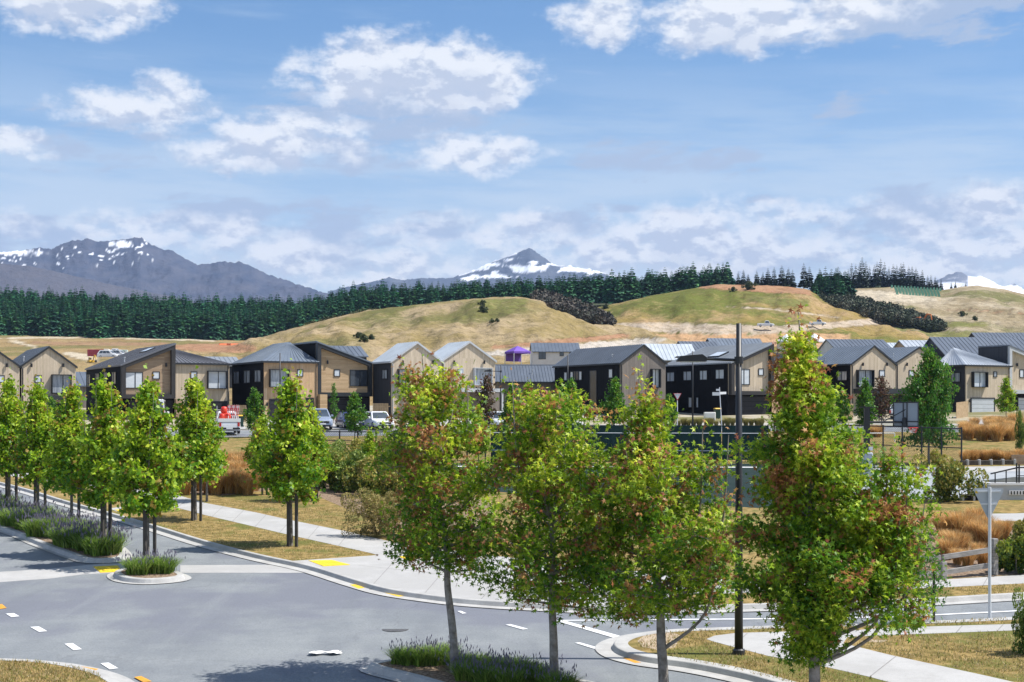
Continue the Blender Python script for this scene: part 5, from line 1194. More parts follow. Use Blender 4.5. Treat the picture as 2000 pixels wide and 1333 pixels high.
# 5 low house behind
h = House('low house with long dark roof plane between the taller houses', 962, 163, th=math.radians(4))
a = h.u(1095); zr = h.z(711); ze = h.z(746)
B = MB(); B.box(0, a, 0, 7, -.8, ze); h.part('wall', B, m_greyb)
B = MB(); q = [(-.2, -.4, ze), (a + .2, -.4, ze), (a + .2, 3.6, zr), (-.2, 3.6, zr)]; B.slab(q, .14); r = h.part('roof', B, R_dark); h.seams(r, [q], .35); B = MB(); B.slab([(-.2, 3.6, zr), (a + .2, 3.6, zr), (a + .2, 7.5, ze), (-.2, 7.5, ze)], .14); h.part('roof', B, R_dark)
B = MB(); B.box(-.2, a + .2, -.52, -.41, ze - .16, ze); h.part('gutter', B, m_framed); B = MB(); B.box(-.2, a + .2, 3.5, 3.7, zr, zr + .06); h.part('ridge_cap', B, m_pale); h.vent(h.u(1041), 1.4, h.z(731))
# 6 single gable, black long side
h = House('gabled house with long black side wall and grey boarded gable', 1212, 150)
ur = h.u(1300); dd = h.d(1083)
gable(h, 0, ur, h.z(710), h.z(676, ur / 2), dd, m_greyb, m_blackb, R_dark)
for a in ((1102, 727, 1108, 744), (1114, 726, 1120, 743), (1131, 725, 1137, 743), (1189, 721, 1197, 739)): h.window(*a, wall='left', glass=m_blind, u=.01)
h.window(1120.5, 725.5, 1130.5, 743, wall='left', glass=m_glass, u=.01); h.window(1152, 724, 1166, 800, wall='left', glass=m_glass, u=.01, mull=False); h.window(1270, 721, 1287, 758, hood=True, glass=m_blind); h.vent(.9, 3, h.z(700))
# 7 framed + hipped with four windows on black side
h = House('duplex with four windows on its black side and mid grey roof', 1429, 150)
um, ur = h.u(1512), h.u(1607); zl, zr = h.z(709), h.z(671, um); dd = h.d(1296)
rec = framed(h, 0, um, zl, zr, h.z(772, um), dd, m_cedar, m_frame, R_mid)
for a in ((1303, 727, 1318, 746), (1335, 725, 1351, 744), (1367, 723.5, 1382, 743), (1398, 721.5, 1415, 741)): h.window(*a, wall='left', glass=m_blind, mull=True, u=.02)
for a in ((1345, 776, 1352, 797), (1360, 776, 1365, 797)): h.window(*a, wall='left', glass=m_blind, mull=False, u=.02)
h.window(1437, 721, 1464, 752, d=rec, glass=m_blind); h.window(1481, 720, 1491, 734, d=rec, glass=m_blind); h.light(1502, 705, rec)
h.skylight(um * .3, um * .55, 4.5, 6.5, lambda u: zl + (zr - zl) * u / um + .1)
hipunit(h, um + .02, ur, h.z(709, ur), um + .4, 4.5, h.z(682, um, 4.5), dd, m_cedarw, m_blackb, R_brown, d0=.35); gbox(h, 'garage_recess', 1436, 774, 1506, None, .72, m_gdark, .05)
# 8 twin gables right
h = House('twin gabled timber house with black side and slate blue roof', 1663, 154)
uv, ur = h.u(1750), h.u(1838); dd = h.d(1585)
gable(h, 0, uv - .06, h.z(712), h.z(678, uv / 2), dd, m_cedar, m_blackb, R_slate); gable(h, uv + .06, ur, h.z(711, ur), h.z(680, (uv + ur) / 2), dd, m_cedar, m_blackb, R_slate)
h.window(1672, 723, 1703, 757, hood=True, glass=m_curt); h.window(1717, 723, 1728, 736, glass=m_blind); h.window(1775, 723, 1785, 736, glass=m_blind); h.window(1815, 722, 1831, 742, glass=m_glass); h.window(1636, 725, 1655, 744, wall='left', glass=m_curt); h.window(1609, 727, 1615, 745, wall='left', glass=m_curt)
for x in (1684, 1731, 1770): h.light(x, 712)
canopy(h, 1700, 759, 1806, 769, 2.6, m_framed, (1702, 1800)); gbox(h, 'garage_recess', 1690, 772, 1835, None, -.02, m_gdark, .05); h.vent(.7, 5, h.z(705)); h.vent(uv + 1, 1.5, h.z(699, uv))
# 9 hipped pale roof + framed at right edge
h = House('grey hipped unit with white garage door beside pale framed unit', 1887, 158)
um, ur = h.u(1972), h.u(2070); dd = h.d(1828)
hipunit(h, 0, um, h.z(715), h.u(1921), 4.6, h.z(682, um / 2, 4.6), dd, m_cedar, m_slateb, R_pblue)
h.window(1897, 727, 1925, 757, hood=True, glass=m_blind); h.window(1940, 726, 1947, 737, glass=m_curt); h.window(1858, 728, 1876, 747, wall='left', glass=m_curt); garage(h, 1897, 779, 1941, -.01, m_gpale); h.light(1893, 783); h.light(1945, 783)
rec = framed(h, um + .02, ur, h.z(676, um), h.z(716, ur), h.z(770, ur), dd, m_cedar, m_pale, R_dark); B = MB(); B.prism([(um - .12, h.z(772, um)), (um - .02, h.z(772, um)), (um - .02, h.z(677, um)), (um - .12, h.z(677, um))], .3, dd); h.part('side_wall', B, m_slateb)
h.window(1991, 722, 2004, 738, d=rec, glass=m_blind); garage(h, 1988, 778, 2040, .72, m_gpale); h.light(1985, 713, rec)

# background houses
def bg_house(label, x0, x1, Y, ybase, yeave, yridge, th, m_wall, m_roof, depth=8, front=True, wins=(), gable_end=False):
    """gabled house farther up the slope; its long side faces the street"""
    h = House(label, x0, Y, th=math.radians(th)); h.p.z = H0 + (YH - ybase) / F * Y; h.o.location = h.p
    a = h.u(x1); ze, zr = h.z(yeave), h.z(yridge, 0, depth / 2)
    if gable_end:
        gable(h, 0, a, ze, h.z(yridge, a / 2), depth, m_wall, m_wall, m_roof)
    else:
        B = MB(); B.prism([(0, -1.5), (depth, -1.5), (depth, ze), (depth / 2, zr), (0, ze)], 0, a, 'x'); h.part('wall', B, m_wall)
        B = MB(); q = [(-.2, -.3, ze - .1), (a + .2, -.3, ze - .1), (a + .2, depth / 2, zr + .1), (-.2, depth / 2, zr + .1)]; B.slab(q, .14); r = h.part('roof', B, m_roof); h.seams(r, [q], .6)
        B = MB(); B.slab([(-.2, depth / 2, zr + .1), (a + .2, depth / 2, zr + .1), (a + .2, depth + .3, ze - .1), (-.2, depth + .3, ze - .1)], .14); h.part('roof', B, m_roof)
    for w in wins: h.window(*w, glass=m_glass)
    return h
m_wwall = mat('white_plaster', (.66, .64, .60), (.74, .72, .68), scale=1, rough=.8)
bg_house('white cottage with dark roof behind the low dark house', 1041, 1132, 262, 708, 686, 671, 3, m_wwall, R_dark, wins=((1052, 688, 1066, 702), (1093, 687, 1101, 696), (1112, 688, 1120, 699)))
bg_house('dark roofed house peeping between the framed and zinc houses', 650, 716, 185, 720, 694, 677, 20, m_slateb, R_dark)
bg_house('pale roofed house behind the grey boarded gable', 1268, 1362, 215, 728, 702, 673, 8, m_greyb, R_zinc)
bg_house('dark hipped house behind the grey roof, under the hill track', 1345, 1418, 225, 710, 690, 668, 15, m_slateb, R_dark); bg_house('dark gabled house behind the grey roof skylight', 1400, 1500, 230, 710, 688, 662, 12, m_slateb, R_slate)
bg_house('house with pale gable and dark roof behind the slate twin gables', 1636, 1745, 212, 712, 684, 664, 10, m_wwall, R_dark); bg_house('house with ribbed pale roof behind the slate twin gables', 1778, 1905, 205, 712, 686, 666, 6, m_cedarw, R_pblue)
bg_house('large dark roofed house at the top of row behind pale roof', 1850, 2060, 200, 735, 696, 660, 5, m_slateb, R_dark, depth=12); bg_house('long dark roofed building beyond the large dark roof', 1918, 2080, 235, 700, 672, 651, 4, m_slateb, R_dark); bg_house('pale roofed shed between dark gable and ribbed roof', 1735, 1785, 215, 705, 690, 671, 5, m_wwall, R_zinc)
bg_house('dark roofed house low behind the carport of the twin gables', 146, 185, 170, 780, 752, 728, 25, m_greyb, R_dark); bg_house('low pale grey roof behind the hipped black sided duplex', 405, 470, 190, 735, 712, 698, 22, m_slateb, R_mid)

# marquees on the building site
def marquee(label, x, ytop, ybot, wpx, Y, m, grp=None):
    p = at(x, ybot, Y); s = Y / F; w = wpx * s; hz = (ybot - ytop) * s; o = thing('marquee', label, 'marquee', p, .5, grp); r = w / 2 * .72
    B = MB(); zt = hz * .62; B.add([(-r, -r, zt), (r, -r, zt), (r, r, zt), (-r, r, zt), (0, 0, hz), (-r * .45, -r * .45, hz * .84), (r * .45, -r * .45, hz * .84), (r * .45, r * .45, hz * .84), (-r * .45, r * .45, hz * .84), (-r, -r, zt - .35), (r, -r, zt - .35), (r, r, zt - .35), (-r, r, zt - .35)],
            [(0, 1, 6, 5), (1, 2, 7, 6), (2, 3, 8, 7), (3, 0, 5, 8), (5, 6, 4), (6, 7, 4), (7, 8, 4), (8, 5, 4), (0, 9, 10, 1), (1, 10, 11, 2), (2, 11, 12, 3), (3, 12, 9, 0)]); B.build('canopy', m, o, fix=False)
    for sx in (-1, 1):
        for sy in (-1, 1):
            P = MB(); P.box(sx * r * .97 - .05, sx * r * .97 + .05, sy * r * .97 - .05, sy * r * .97 + .05, -.5, zt); P.build('leg', m_pale, o)
    W = MB(); W.box(-r * .9, r * .9, r * .92, r * .95, 0, zt); W.build('back_wall', m, o)
marquee('purple peaked marquee beside the white cottage', 1011, 676, 706, 52, 250, mat('purple_canvas', (.13, .06, .36), (.17, .08, .42), scale=1))
m_canv = mat('white_canvas', (.78, .78, .78), (.70, .71, .73), scale=1)
marquee('white peaked marquee behind the sweetgum spire', 1536, 653, 688, 36, 262, m_canv); marquee('white marquee with open sides right of the sweetgum spire', 1591, 652, 688, 42, 258, m_canv)

# ================================================================ VEHICLES
m_tyre = mat('tyre_rubber', (.012, .012, .013), (.02, .02, .021), scale=8, rough=.85); m_rim = mat('alloy_rim', (.45, .46, .48), rough=.3, metal=.8)
m_lamp = mat('headlamp', (.62, .66, .70), (.78, .80, .82), scale=6, rough=.1, spec=.9); m_tail = mat('tail_lamp', (.45, .02, .02), (.55, .05, .03), scale=5, rough=.2); m_cglass = mat('car_glass', (.03, .045, .06), (.07, .09, .11), scale=.9, rough=.06, spec=1.0); m_trim = mat('black_plastic', (.02, .02, .022), (.03, .03, .032), scale=5, rough=.6); m_plate = mat('number_plate', (.75, .75, .72), rough=.5); m_chrome = mat('chrome', (.7, .7, .72), rough=.15, metal=1)
def paint(n, c): return mat('car_paint_' + n, c, tuple(v * 1.1 for v in c), scale=.6, rough=.28, spec=.6, coat=.6)
def car(label, loc, rz, pm, L=4.5, W=1.8, hood=.95, roof=1.5, kind='car', rear=False, cat='car', name='parked_car'):
    """car with its nose towards -y"""
    o = thing(name, label, cat, loc, rz); h = W / 2; y0, y1 = -L / 2, L / 2; gc = .22
    st = [(y0, .72, .40, hood * .66), (y0 + .10, .90, .28, hood * .80), (y0 + .45, .98, gc, hood * .90), (y0 + L * .26, 1, gc, hood), (0, 1, gc, hood + .02), (y1 - L * .18, 1, gc, hood + .04), (y1 - .35, .98, gc + .03, hood + .02), (y1 - .06, .92, .30, hood * .94), (y1, .84, .42, hood * .8)]
    B = MB(); k = 10
    for y, w, zb, zt in st:
        w *= h; m_ = zb + (zt - zb) * .55
        B.v += [(-w * .9, y, zb), (-w, y, zb + .10), (-w, y, m_), (-w * .97, y, zt - .07), (-w * .86, y, zt), (w * .86, y, zt), (w * .97, y, zt - .07), (w, y, m_), (w, y, zb + .10), (w * .9, y, zb)]
    for i in range(len(st) - 1):
        for q in range(k): B.f.append((i * k + q, i * k + (q + 1) % k, (i + 1) * k + (q + 1) % k, (i + 1) * k + q))
    B.f += [tuple(range(k)), tuple(range((len(st) - 1) * k, len(st) * k))]
    body = B.build('body', pm, o, smooth=False)
    if kind == 'car': a0, a1, b0, b1 = y0 + L * .25, y0 + L * .41, y1 - L * .06, y1 - L * .18
    elif kind == 'hatch': a0, a1, b0, b1 = y0 + L * .22, y0 + L * .38, y1 - .06, y1 - L * .12
    elif kind == 'ute': a0, a1, b0, b1 = y0 + L * .22, y0 + L * .32, y0 + L * .56, y0 + L * .53
    else: a0, a1, b0, b1 = y0 + L * .05, y0 + L * .19, y1 - .03, y1 - .12
    w0, w1 = h * .95, h * .76 if kind != 'van' else h * .86; z1, z2 = hood - .02, roof
    c = [(-w0, a0, z1), (w0, a0, z1), (w0, b0, z1), (-w0, b0, z1), (-w1, a1, z2), (w1, a1, z2), (w1, b1, z2), (-w1, b1, z2)]
    ridge = [(-w1 * .85, a1 + .12, z2 + .06), (w1 * .85, a1 + .12, z2 + .06), (w1 * .85, b1 - .12, z2 + .06), (-w1 * .85, b1 - .12, z2 + .06)]
    C = MB(); C.add(c + ridge, [(0, 1, 5, 4), (1, 2, 6, 5), (2, 3, 7, 6), (3, 0, 4, 7), (4, 5, 9, 8), (5, 6, 10, 9), (6, 7, 11, 10), (7, 4, 8, 11), (8, 9, 10, 11)]); C.build('cabin', pm, o)
    c = [Vector(v) for v in c]
    def pane(name, i0, i1, i2, i3, t0, t1, u0=.06, u1=.94, parts=1):
        a, b_, cc, d = c[i0], c[i1], c[i2], c[i3]; n = (b_ - a).cross(d - a).normalized(); ctr = sum(c, Vector()) / 8
        if n.dot((a + b_ + cc + d) / 4 - ctr) < 0: n = -n
        for q in range(parts):
            ua, ub = u0 + (u1 - u0) * q / parts + (.012 if q else 0), u0 + (u1 - u0) * (q + 1) / parts - (.012 if q < parts - 1 else 0)
            f = lambda u, v: a.lerp(b_, u).lerp(d.lerp(cc, u), v) + n * .012
            P = MB(); P.add([f(ua, t0), f(ub, t0), f(ub, t1), f(ua, t1)], [(0, 1, 2, 3)]); P.add([f(ua, t0) - n * .01, f(ub, t0) - n * .01, f(ub, t1) - n * .01, f(ua, t1) - n * .01], [(0, 3, 2, 1)]); P.build(name, m_cglass, o)
    pane('windscreen', 0, 1, 5, 4, .10, .95); pane('rear_window', 2, 3, 7, 6, .15 if kind != 'van' else .2, .85)
    sp = {'car': 2, 'hatch': 3, 'van': 3, 'ute': 2}[kind]; pane('side_window', 1, 2, 6, 5, .14, .90, .12, .90, sp); pane('side_window', 3, 0, 4, 7, .14, .90, .10, .88, sp)
    for sx in (-1, 1):
        for yw in (y0 + L * .19, y1 - L * .20):
            R = .33; T = MB(); T.tube([(sx * (h - .20), yw, R), (sx * (h - .03), yw, R), (sx * (h + .0), yw, R)], [R, R, R * .93], 18); t = T.build('wheel', m_tyre, o); A = MB(); A.tube([(sx * (h - .01), yw, R), (sx * (h + .012), yw, R)], [R * .66, R * .60], 14); A.build('rim', m_rim, t)
            A = MB(); A.tube([(sx * (h - .05), yw, R + .02), (sx * (h + .004), yw, R + .02)], [R * 1.16, R * 1.14], 18); 
        hl = MB(); hl.add([(sx * h * .62, y0 - .004, hood * .60), (sx * h * .88, y0 + .17, hood * .64), (sx * h * .90, y0 + .20, hood * .80), (sx * h * .62, y0 + .05, hood * .80)], [(0, 1, 2, 3)]); hl.add([(sx * h * .62, y0 + .08, hood * .60), (sx * h * .88, y0 + .26, hood * .64), (sx * h * .90, y0 + .28, hood * .80), (sx * h * .62, y0 + .12, hood * .80)], [(0, 1, 2, 3)]); hl.build('headlight', m_lamp, o)
        tl = MB(); z0_, z1_ = (hood * .60, hood * .92) if kind != 'van' else (hood * .8, hood * 1.35); tl.box(sx * h * .80 - .09, sx * h * .80 + .09, y1 - .05, y1 + .02, z0_, z1_); tl.build('tail_light', m_tail, o)
        mr = MB(); mr.bev(sx * (h + .10) - .10, sx * (h + .10) + .10, a0 + .28, a0 + .40, hood + .06, hood + .22, .03); mr.build('mirror', pm, o)
    g = MB(); g.box(-h * .56, h * .56, y0 - .015, y0 + .06, hood * .50, hood * .66); gr = g.build('grille', m_trim, o); ch = MB(); ch.box(-h * .57, h * .57, y0 - .025, y0 + .03, hood * .665, hood * .70); ch.box(-h * .03, h * .03, y0 - .03, y0 + .0, hood * .5, hood * .66); ch.build('grille_bar', m_chrome, gr)
    lo = MB(); lo.box(-h * .7, h * .7, y0 + .0, y0 + .12, .24, .38); lo.build('lower_intake', m_trim, o); pl = MB(); pl.box(-.26, .26, y0 - .028, y0 - .012, hood * .40, hood * .40 + .12); pl.build('number_plate', m_plate, o)
    bp = MB(); bp.box(-h * .92, h * .92, y1 - .02, y1 + .05, .36, .52); bp.build('rear_bumper', m_trim, o); pr = MB(); pr.box(-.26, .26, y1 + .055, y1 + .07, .56 if kind == 'van' else .40, .68 if kind == 'van' else .52); pr.build('number_plate', m_plate, o)
    return o
car('silver blue dual cab truck parked nose out before the tan garage', gx(621, 125.8, .02), .30, paint('silver_blue', (.24, .29, .38)), 5.2, 1.9, 1.05, 1.75, 'hatch')
car('navy blue car parked between the silver truck and white car', gx(683, 126.5, .02), .35, paint('navy', (.015, .022, .10)), 4.4, 1.78, .82, 1.42, 'car')
car('white sporty sedan parked at the timber fence, right of the navy car', gx(738, 126, .02), .38, paint('white', (.74, .75, .76)), 4.6, 1.85, .88, 1.48, 'car')
car('small silver white hatchback beside the carport trees', gx(973, 126, .02), .30, paint('silver', (.60, .63, .66)), 4.1, 1.75, .88, 1.48, 'hatch'); car('white car half hidden behind lime trees at the low house', gx(1090, 128, .02), .25, MATS['car_paint_white'], 4.4, 1.8, .86, 1.45, 'car')
car('white high roofed van backed under the brown framed house', gx(303, 128.5, .12), 3.35, MATS['car_paint_white'], 5.4, 1.95, 1.1, 2.35, 'van', cat='van', name='delivery_van')
car('white car in the carport of slate roofed twin gables', gx(1765, 143, .12), 2.6, MATS['car_paint_white'], 4.4, 1.8, .9, 1.5, 'hatch')
u_o = car('white flat deck utility truck seen from behind with red load', gx(443, 119, .02), 3.42, MATS['car_paint_white'], 5.2, 1.85, 1.02, 1.8, 'ute', cat='truck', name='utility_truck')
B = MB(); B.box(-.9, .9, .5, 2.62, .98, 1.10); B.box(-.9, .9, 2.56, 2.62, 1.10, 1.26); B.box(-.9, -.85, .5, 2.56, 1.10, 1.26); B.box(.85, .9, .5, 2.56, 1.10, 1.26); B.build('deck', m_plate, u_o)
B = MB()
for z in (1.5, 1.95):
    B.tube([(-.85, .6, z), (.85, .6, z)], .03, 6); 
for sx in (-.85, 0, .85): B.tube([(sx, .6, 1.1), (sx, .6, 2.3)], .03, 6)
B.build('ladder_rack', m_pale, u_o)
m_red = mat('red_plastic', (.62, .03, .02), (.75, .10, .05), scale=3, rough=.4); m_redw = mat('red_white_tape', (.75, .70, .70), (.65, .05, .05), scale=5, lo=.48, hi=.52)
pu = u_o.location
def on_ute(lx, ly, lz): 
    v = Matrix.Rotation(3.42, 3, 'Z') @ Vector((lx, ly, 0)); return Vector((pu.x + v.x, pu.y + v.y, pu.z + lz))
for i, (lx, ly, lz, r) in enumerate([(.35, 1.2, 1.12, .30), (.1, 1.8, 1.12, .30), (.5, 1.9, 1.12, .28), (.35, 1.5, 1.68, .28)]):
    B = MB(); B.tube([(0, 0, 0), (0, 0, r * .4), (0, 0, r * 1.3), (0, 0, r * 1.9), (0, 0, r * 2.0)], [r * .7, r, r, r * .7, r * .2], 12); o = B.build('round_container', m_red, smooth=True); o.location = on_ute(lx, ly, lz); tag(o, 'round red plastic container on the utility truck deck', 'container', 'red containers on the truck')
for i in range(6):
    B = MB(); B.tube([(0, 0, 0), (0, 0, 1.25)], .035, 6); B.box(-.10, .10, -.02, .02, .75, 1.2); o = B.build('marker_post', m_redw); o.location = on_ute(-.75 + i * .16, 1.9 + (i % 2) * .3, 1.12); tag(o, 'red and white marker post standing on the truck deck', 'marker post', 'marker posts on the truck')

def bin_(label, loc, mb, ml, s=1):
    o = thing('wheelie_bin', label, 'bin', loc, .2); B = MB(); B.add([(-.22, -.26, .05), (.22, -.26, .05), (.22, .26, .05), (-.22, .26, .05), (-.28, -.34, .98), (.28, -.34, .98), (.28, .34, .98), (-.28, .34, .98)], [(0, 3, 2, 1), (4, 5, 6, 7), (0, 1, 5, 4), (1, 2, 6, 5), (2, 3, 7, 6), (3, 0, 4, 7)]); B.build('bin_body', mb, o)
    B = MB(); B.prism([(-.38, .985), (.36, .985), (.36, 1.02), (.2, 1.09), (-.3, 1.07)], -.30, .30, 'x'); B.build('lid', ml, o)
    for sx in (-1, 1): W = MB(); W.tube([(sx * .22, .27, .1), (sx * .28, .27, .1)], .1, 10); W.build('wheel', m_tyre, o)
m_bgreen = mat('bin_green', (.02, .06, .045), rough=.5); m_blid = mat('lid_yellow', (.70, .42, .04), rough=.5); m_blido = mat('lid_orange', (.75, .28, .03), rough=.5)
bin_('dark green bin with yellow lid right of the utility truck', gx(470, 127.5, .1), m_bgreen, m_blid); bin_('bin with orange lid beside the steel carport post', gx(991, 136, .1), m_bgreen, m_blido); bin_('dark bin with yellow lid against the black side wall', gx(1401, 143, .1), m_bgreen, m_blid)
B = MB(); B.bev(-.55, .55, -.3, .3, 0, .8, .05); B.box(-.45, .45, -.33, -.305, .15, .65); o = B.build('heat_pump_unit', m_plate); o.location = gx(1386, 140, .1); tag(o, 'white outdoor unit box against the black side wall', 'outdoor unit')
# building site vehicles on the slope
def site_box(name, label, cat, x0, x1, y0, y1, m, depth=2.4):
    Y = where((x0 + x1) / 2, y1); p = tpos((x0 + x1) / 2, Y); s = Y / F; w = (x1 - x0) * s / 2; h_ = (y1 - y0) * s; o = thing(name, label, cat, p, .15)
    B = MB(); B.bev(-w, w, 0, depth, -.2, h_, .05); B.build('shell', m, o); R = MB()
    for i in range(9): R.box(-w + (i + .35) * w * 2 / 9, -w + (i + .65) * w * 2 / 9, -.05, -.002, .1, h_ - .12)
    R.build('ribs', m, o); D = MB(); D.box(w * .55, w * .92, -.09, -.055, .0, h_ * .85); D.build('door', m_plate, o)
site_box('shipping_container', 'maroon container on the building site behind the brown framed house', 'container', 171, 203, 683, 697, mat('container_maroon', (.24, .03, .05), (.30, .05, .07), scale=1, rough=.6)); site_box('site_cabin', 'small white site cabin right of the maroon container', 'cabin', 203, 212, 682, 697, m_wwall); site_box('site_cabin', 'pale green site cabin above the brown framed roof', 'cabin', 233, 248, 684, 695, mat('pale_green', (.45, .55, .52), rough=.7))
for x, y, l in ((222, 696, 'white pickup on the building site, nearest the cabin'), (212, 700, 'white van parked below the site cabin'), (231, 699, 'white car parked beside pale green cabin'), (1493, 643, 'white pickup on the hill track, alone'), (1594, 639, 'white pickup on the hill track beside the trailer')):
    Y = where(x, y); p = tpos(x, Y) if x < 1000 else on_hill('hillB', x, hill_s('hillB', x, y)) + Vector((0, -2, .3)); car(l, p, 1.4, MATS['car_paint_white'], 5.0, 1.9, 1.0, 1.75, 'ute' if 'pickup' in l else 'hatch', cat='pickup' if 'pickup' in l else 'car', name='pickup' if 'pickup' in l else 'parked_car')
def digger(label, x, y, pz, m, s=1.0):
    o = thing('excavator', label, 'excavator', pz, .6); o.scale = (s,) * 3
    for sx in (-1, 1): B = MB(); B.prism([(-1.6, .1), (-1.3, 0), (1.3, 0), (1.6, .1), (1.6, .5), (1.3, .65), (-1.3, .65), (-1.6, .5)], sx * 1.0 - .25, sx * 1.0 + .25, 'x'); B.build('track', m_trim, o)
    B = MB(); B.bev(-1.1, 1.1, -1.2, 1.6, .75, 1.6, .1); B.build('body', m, o); B = MB(); B.bev(-1.05, -.1, -1.1, .4, 1.6, 2.8, .1); c_ = B.build('cab', m, o); B = MB(); B.box(-.95, -.2, -1.13, -1.11, 1.8, 2.6); B.box(-1.07, -1.055, -.95, .25, 1.8, 2.6); B.build('cab_window', m_cglass, c_)
    B = MB(); B.tube([(.45, -1.0, 1.4), (.45, -2.8, 3.6), (.45, -4.2, 3.4)], [.25, .25, .2], 6); B.build('boom', m, o); B = MB(); B.tube([(.45, -4.2, 3.5), (.45, -4.6, 1.6)], [.2, .15], 6); B.build('arm', m, o); B = MB(); B.prism([(-4.9, 1.6), (-4.2, 1.6), (-4.0, .9), (-4.6, .6), (-5.1, 1.0)], .05, .85, 'x'); B.build('bucket', m_trim, o)
Yd = where(178, 712); digger('yellow excavator beside the brown framed roof', 178, 712, tpos(178, Yd), mat('digger_yellow', (.65, .38, .02), (.72, .45, .05), scale=2, rough=.5), .5)
digger('small orange excavator at the foot of the scrub belt', 1793, 641, on_hill('hillC', 1793, hill_s('hillC', 1793, 641)) + Vector((0, -1, .2)), mat('digger_orange', (.70, .20, .04), rough=.5), 1.1)
# orange safety netting on the track edge
def netting(label, pts, h, m):
    B = MB(); n = len(pts)
    for p in pts: B.v += [p, p + Vector((0, 0, h)), p + Vector((0, .06, h)), p + Vector((0, .06, 0))]
    for i in range(n - 1):
        for q in range(4): B.f.append((i * 4 + q, i * 4 + (q + 1) % 4, (i + 1) * 4 + (q + 1) % 4, (i + 1) * 4 + q))
    o = B.build('safety_netting', m); tag(o, label, 'netting')
    for i, p in enumerate(pts):
        if i % 3 == 0: S = MB(); S.box(p.x - .04, p.x + .04, p.y - .08, p.y - .005, p.z - .3, p.z + h + .15); S.build('stake', m_stake, o)
m_net = mat('orange_net', (.80, .17, .07), (.70, .22, .10), scale=2)
netting('orange safety netting along the gravel track edge', [tpos(x, where(x, 679.0), .3) + Vector((0, -10, 0)) for x in np.linspace(1155, 1221, 9)], 1.3, m_net)
netting('orange netting by red soil behind the pale grey roof', [tpos(x, where(x, 676), .2) for x in np.linspace(428, 472, 7)], .6, m_net)
# rows of green plant guards on the terraced hill
for i in range(16):
    for j in range(4):
        x = 1742 + i * 6.3 + j * 1.3; y = interp(x, HILLS['hillC'][0]) + 2.5 + j * 3.6
        if j and i in (0, 15): continue
        p = on_hill('hillC', x, hill_s('hillC', x, y)); B = MB(); B.add([(-.55, -.35, -.3), (.55, -.35, -.3), (.55, .35, -.3), (-.55, .35, -.3), (-.35, -.2, 1.5), (.35, -.2, 1.5), (.35, .2, 1.5), (-.35, .2, 1.5)], [(4, 5, 6, 7), (0, 1, 5, 4), (1, 2, 6, 5), (2, 3, 7, 6), (3, 0, 4, 7)])
        if i == 0 and j == 0: pg = B.build('plant_guard', mat('guard_green', (.12, .30, .20), (.16, .36, .25), scale=1, rough=.6)); pg.location = p; o = pg
        else: o = linkmesh('plant_guard', pg.data, None, p)
        tag(o, 'green plant guard in rows on the terraced hill crest', 'plant guard', 'plant guards on the hill')
# ================================================================ STREET FURNITURE
def lamp(label, base, H, armz, armlen, r=.085, arm2=None, grp=None):
    o = thing('street_lamp', label, 'street lamp', base, 0, grp)
    B = MB(); B.tube([(0, 0, -.2), (0, 0, H * .5), (0, 0, H)], [r * 1.02, r * .85, r * .62], 14); B.build('pole', m_pole, o, smooth=True)
    B = MB(); B.tube([(0, 0, -.05), (0, 0, .10), (0, 0, .13)], [r * 1.5, r * 1.45, r * 1.05], 14); B.build('base_collar', m_pole, o)
    if armlen:
        B = MB(); B.tube([(0, 0, armz), (-armlen, 0, armz + .03)], [.035, .03], 8); B.tube([(0, 0, armz - .08), (0, 0, armz + .08)], [r * 1.05] * 2, 12); B.build('arm', m_pole, o)
        B = MB(); s = .6; B.prism([(-armlen - s, armz + .0), (-armlen - s * .9, armz + .09), (-armlen - .05, armz + .13), (-armlen + .05, armz + .06), (-armlen + .05, armz - .03), (-armlen - s, armz - .03)], -.14, .14); hd = B.build('lamp_head', m_pole, o)
        B = MB(); B.box(-armlen - s * .85, -armlen - .1, -.11, .11, armz - .045, armz - .033); B.build('lens', m_lamp, hd)
    return o
bl = gp(1443, 1288, .11); hl_ = h_of(bl, 632)
lamp('tall black street lamp with side arm on the near verge', bl, hl_, h_of(bl, 704), .78, .095)
for x, Y, yt, arm, lab in ((547, 118, 690, 0, 'slim black lamp post before the warm timber house'), (1353, 122, 686, 1, 'slim black lamp post with arm before the four windowed black wall'), (1109, 124, 694, 0, 'slim black lamp post before the gabled black side wall'), (978, 130, 714, 1, 'slim black lamp post before the low dark roof')):
    b = gx(x, Y, .11); H = h_of(b, yt); lamp(lab, b, H, H - .55, .9 if arm else 0, .07)
m_galv = mat('galvanised_white', (.62, .65, .68), (.70, .72, .75), scale=2, rough=.45); m_signb = mat('sign_back_grey', (.42, .46, .50), (.47, .51, .55), scale=1, rough=.5); m_signw = mat('sign_white', (.80, .80, .80), rough=.4); m_signr = mat('sign_red', (.60, .04, .04), rough=.4)
# near give way sign, seen from behind
b = gp(1933, 1214, .11); o = thing('give_way_sign', 'back of a triangular road sign on a white pole at the near verge', 'road sign', b); H = h_of(b, 952)
B = MB(); B.tube([(0, 0, -.2), (0, 0, H)], .040, 10); B.build('pole', m_galv, o); s = 28.5 / ppm(b.y); zt = H - .03; zb = h_of(b, 1012)
tri = [(-s, zt), (s, zt), (s * .98, zt - .10), (s * .10, zb), (-s * .10, zb), (-s * .98, zt - .10)]
B = MB(); B.prism(tri, .065, .075); pl = B.build('sign_plate', m_signb, o); B = MB(); B.box(-s * .55, s * .55, .041, .064, zt - .42, zt - .38); B.box(-s * .8, s * .8, .041, .064, zt - .1, zt - .06); B.build('bracket', m_galv, pl)
B = MB(); B.box(-s * .93, -s * .74, .0605, .0645, zt - .13, zt - .07); B.build('sticker', m_yell, pl)
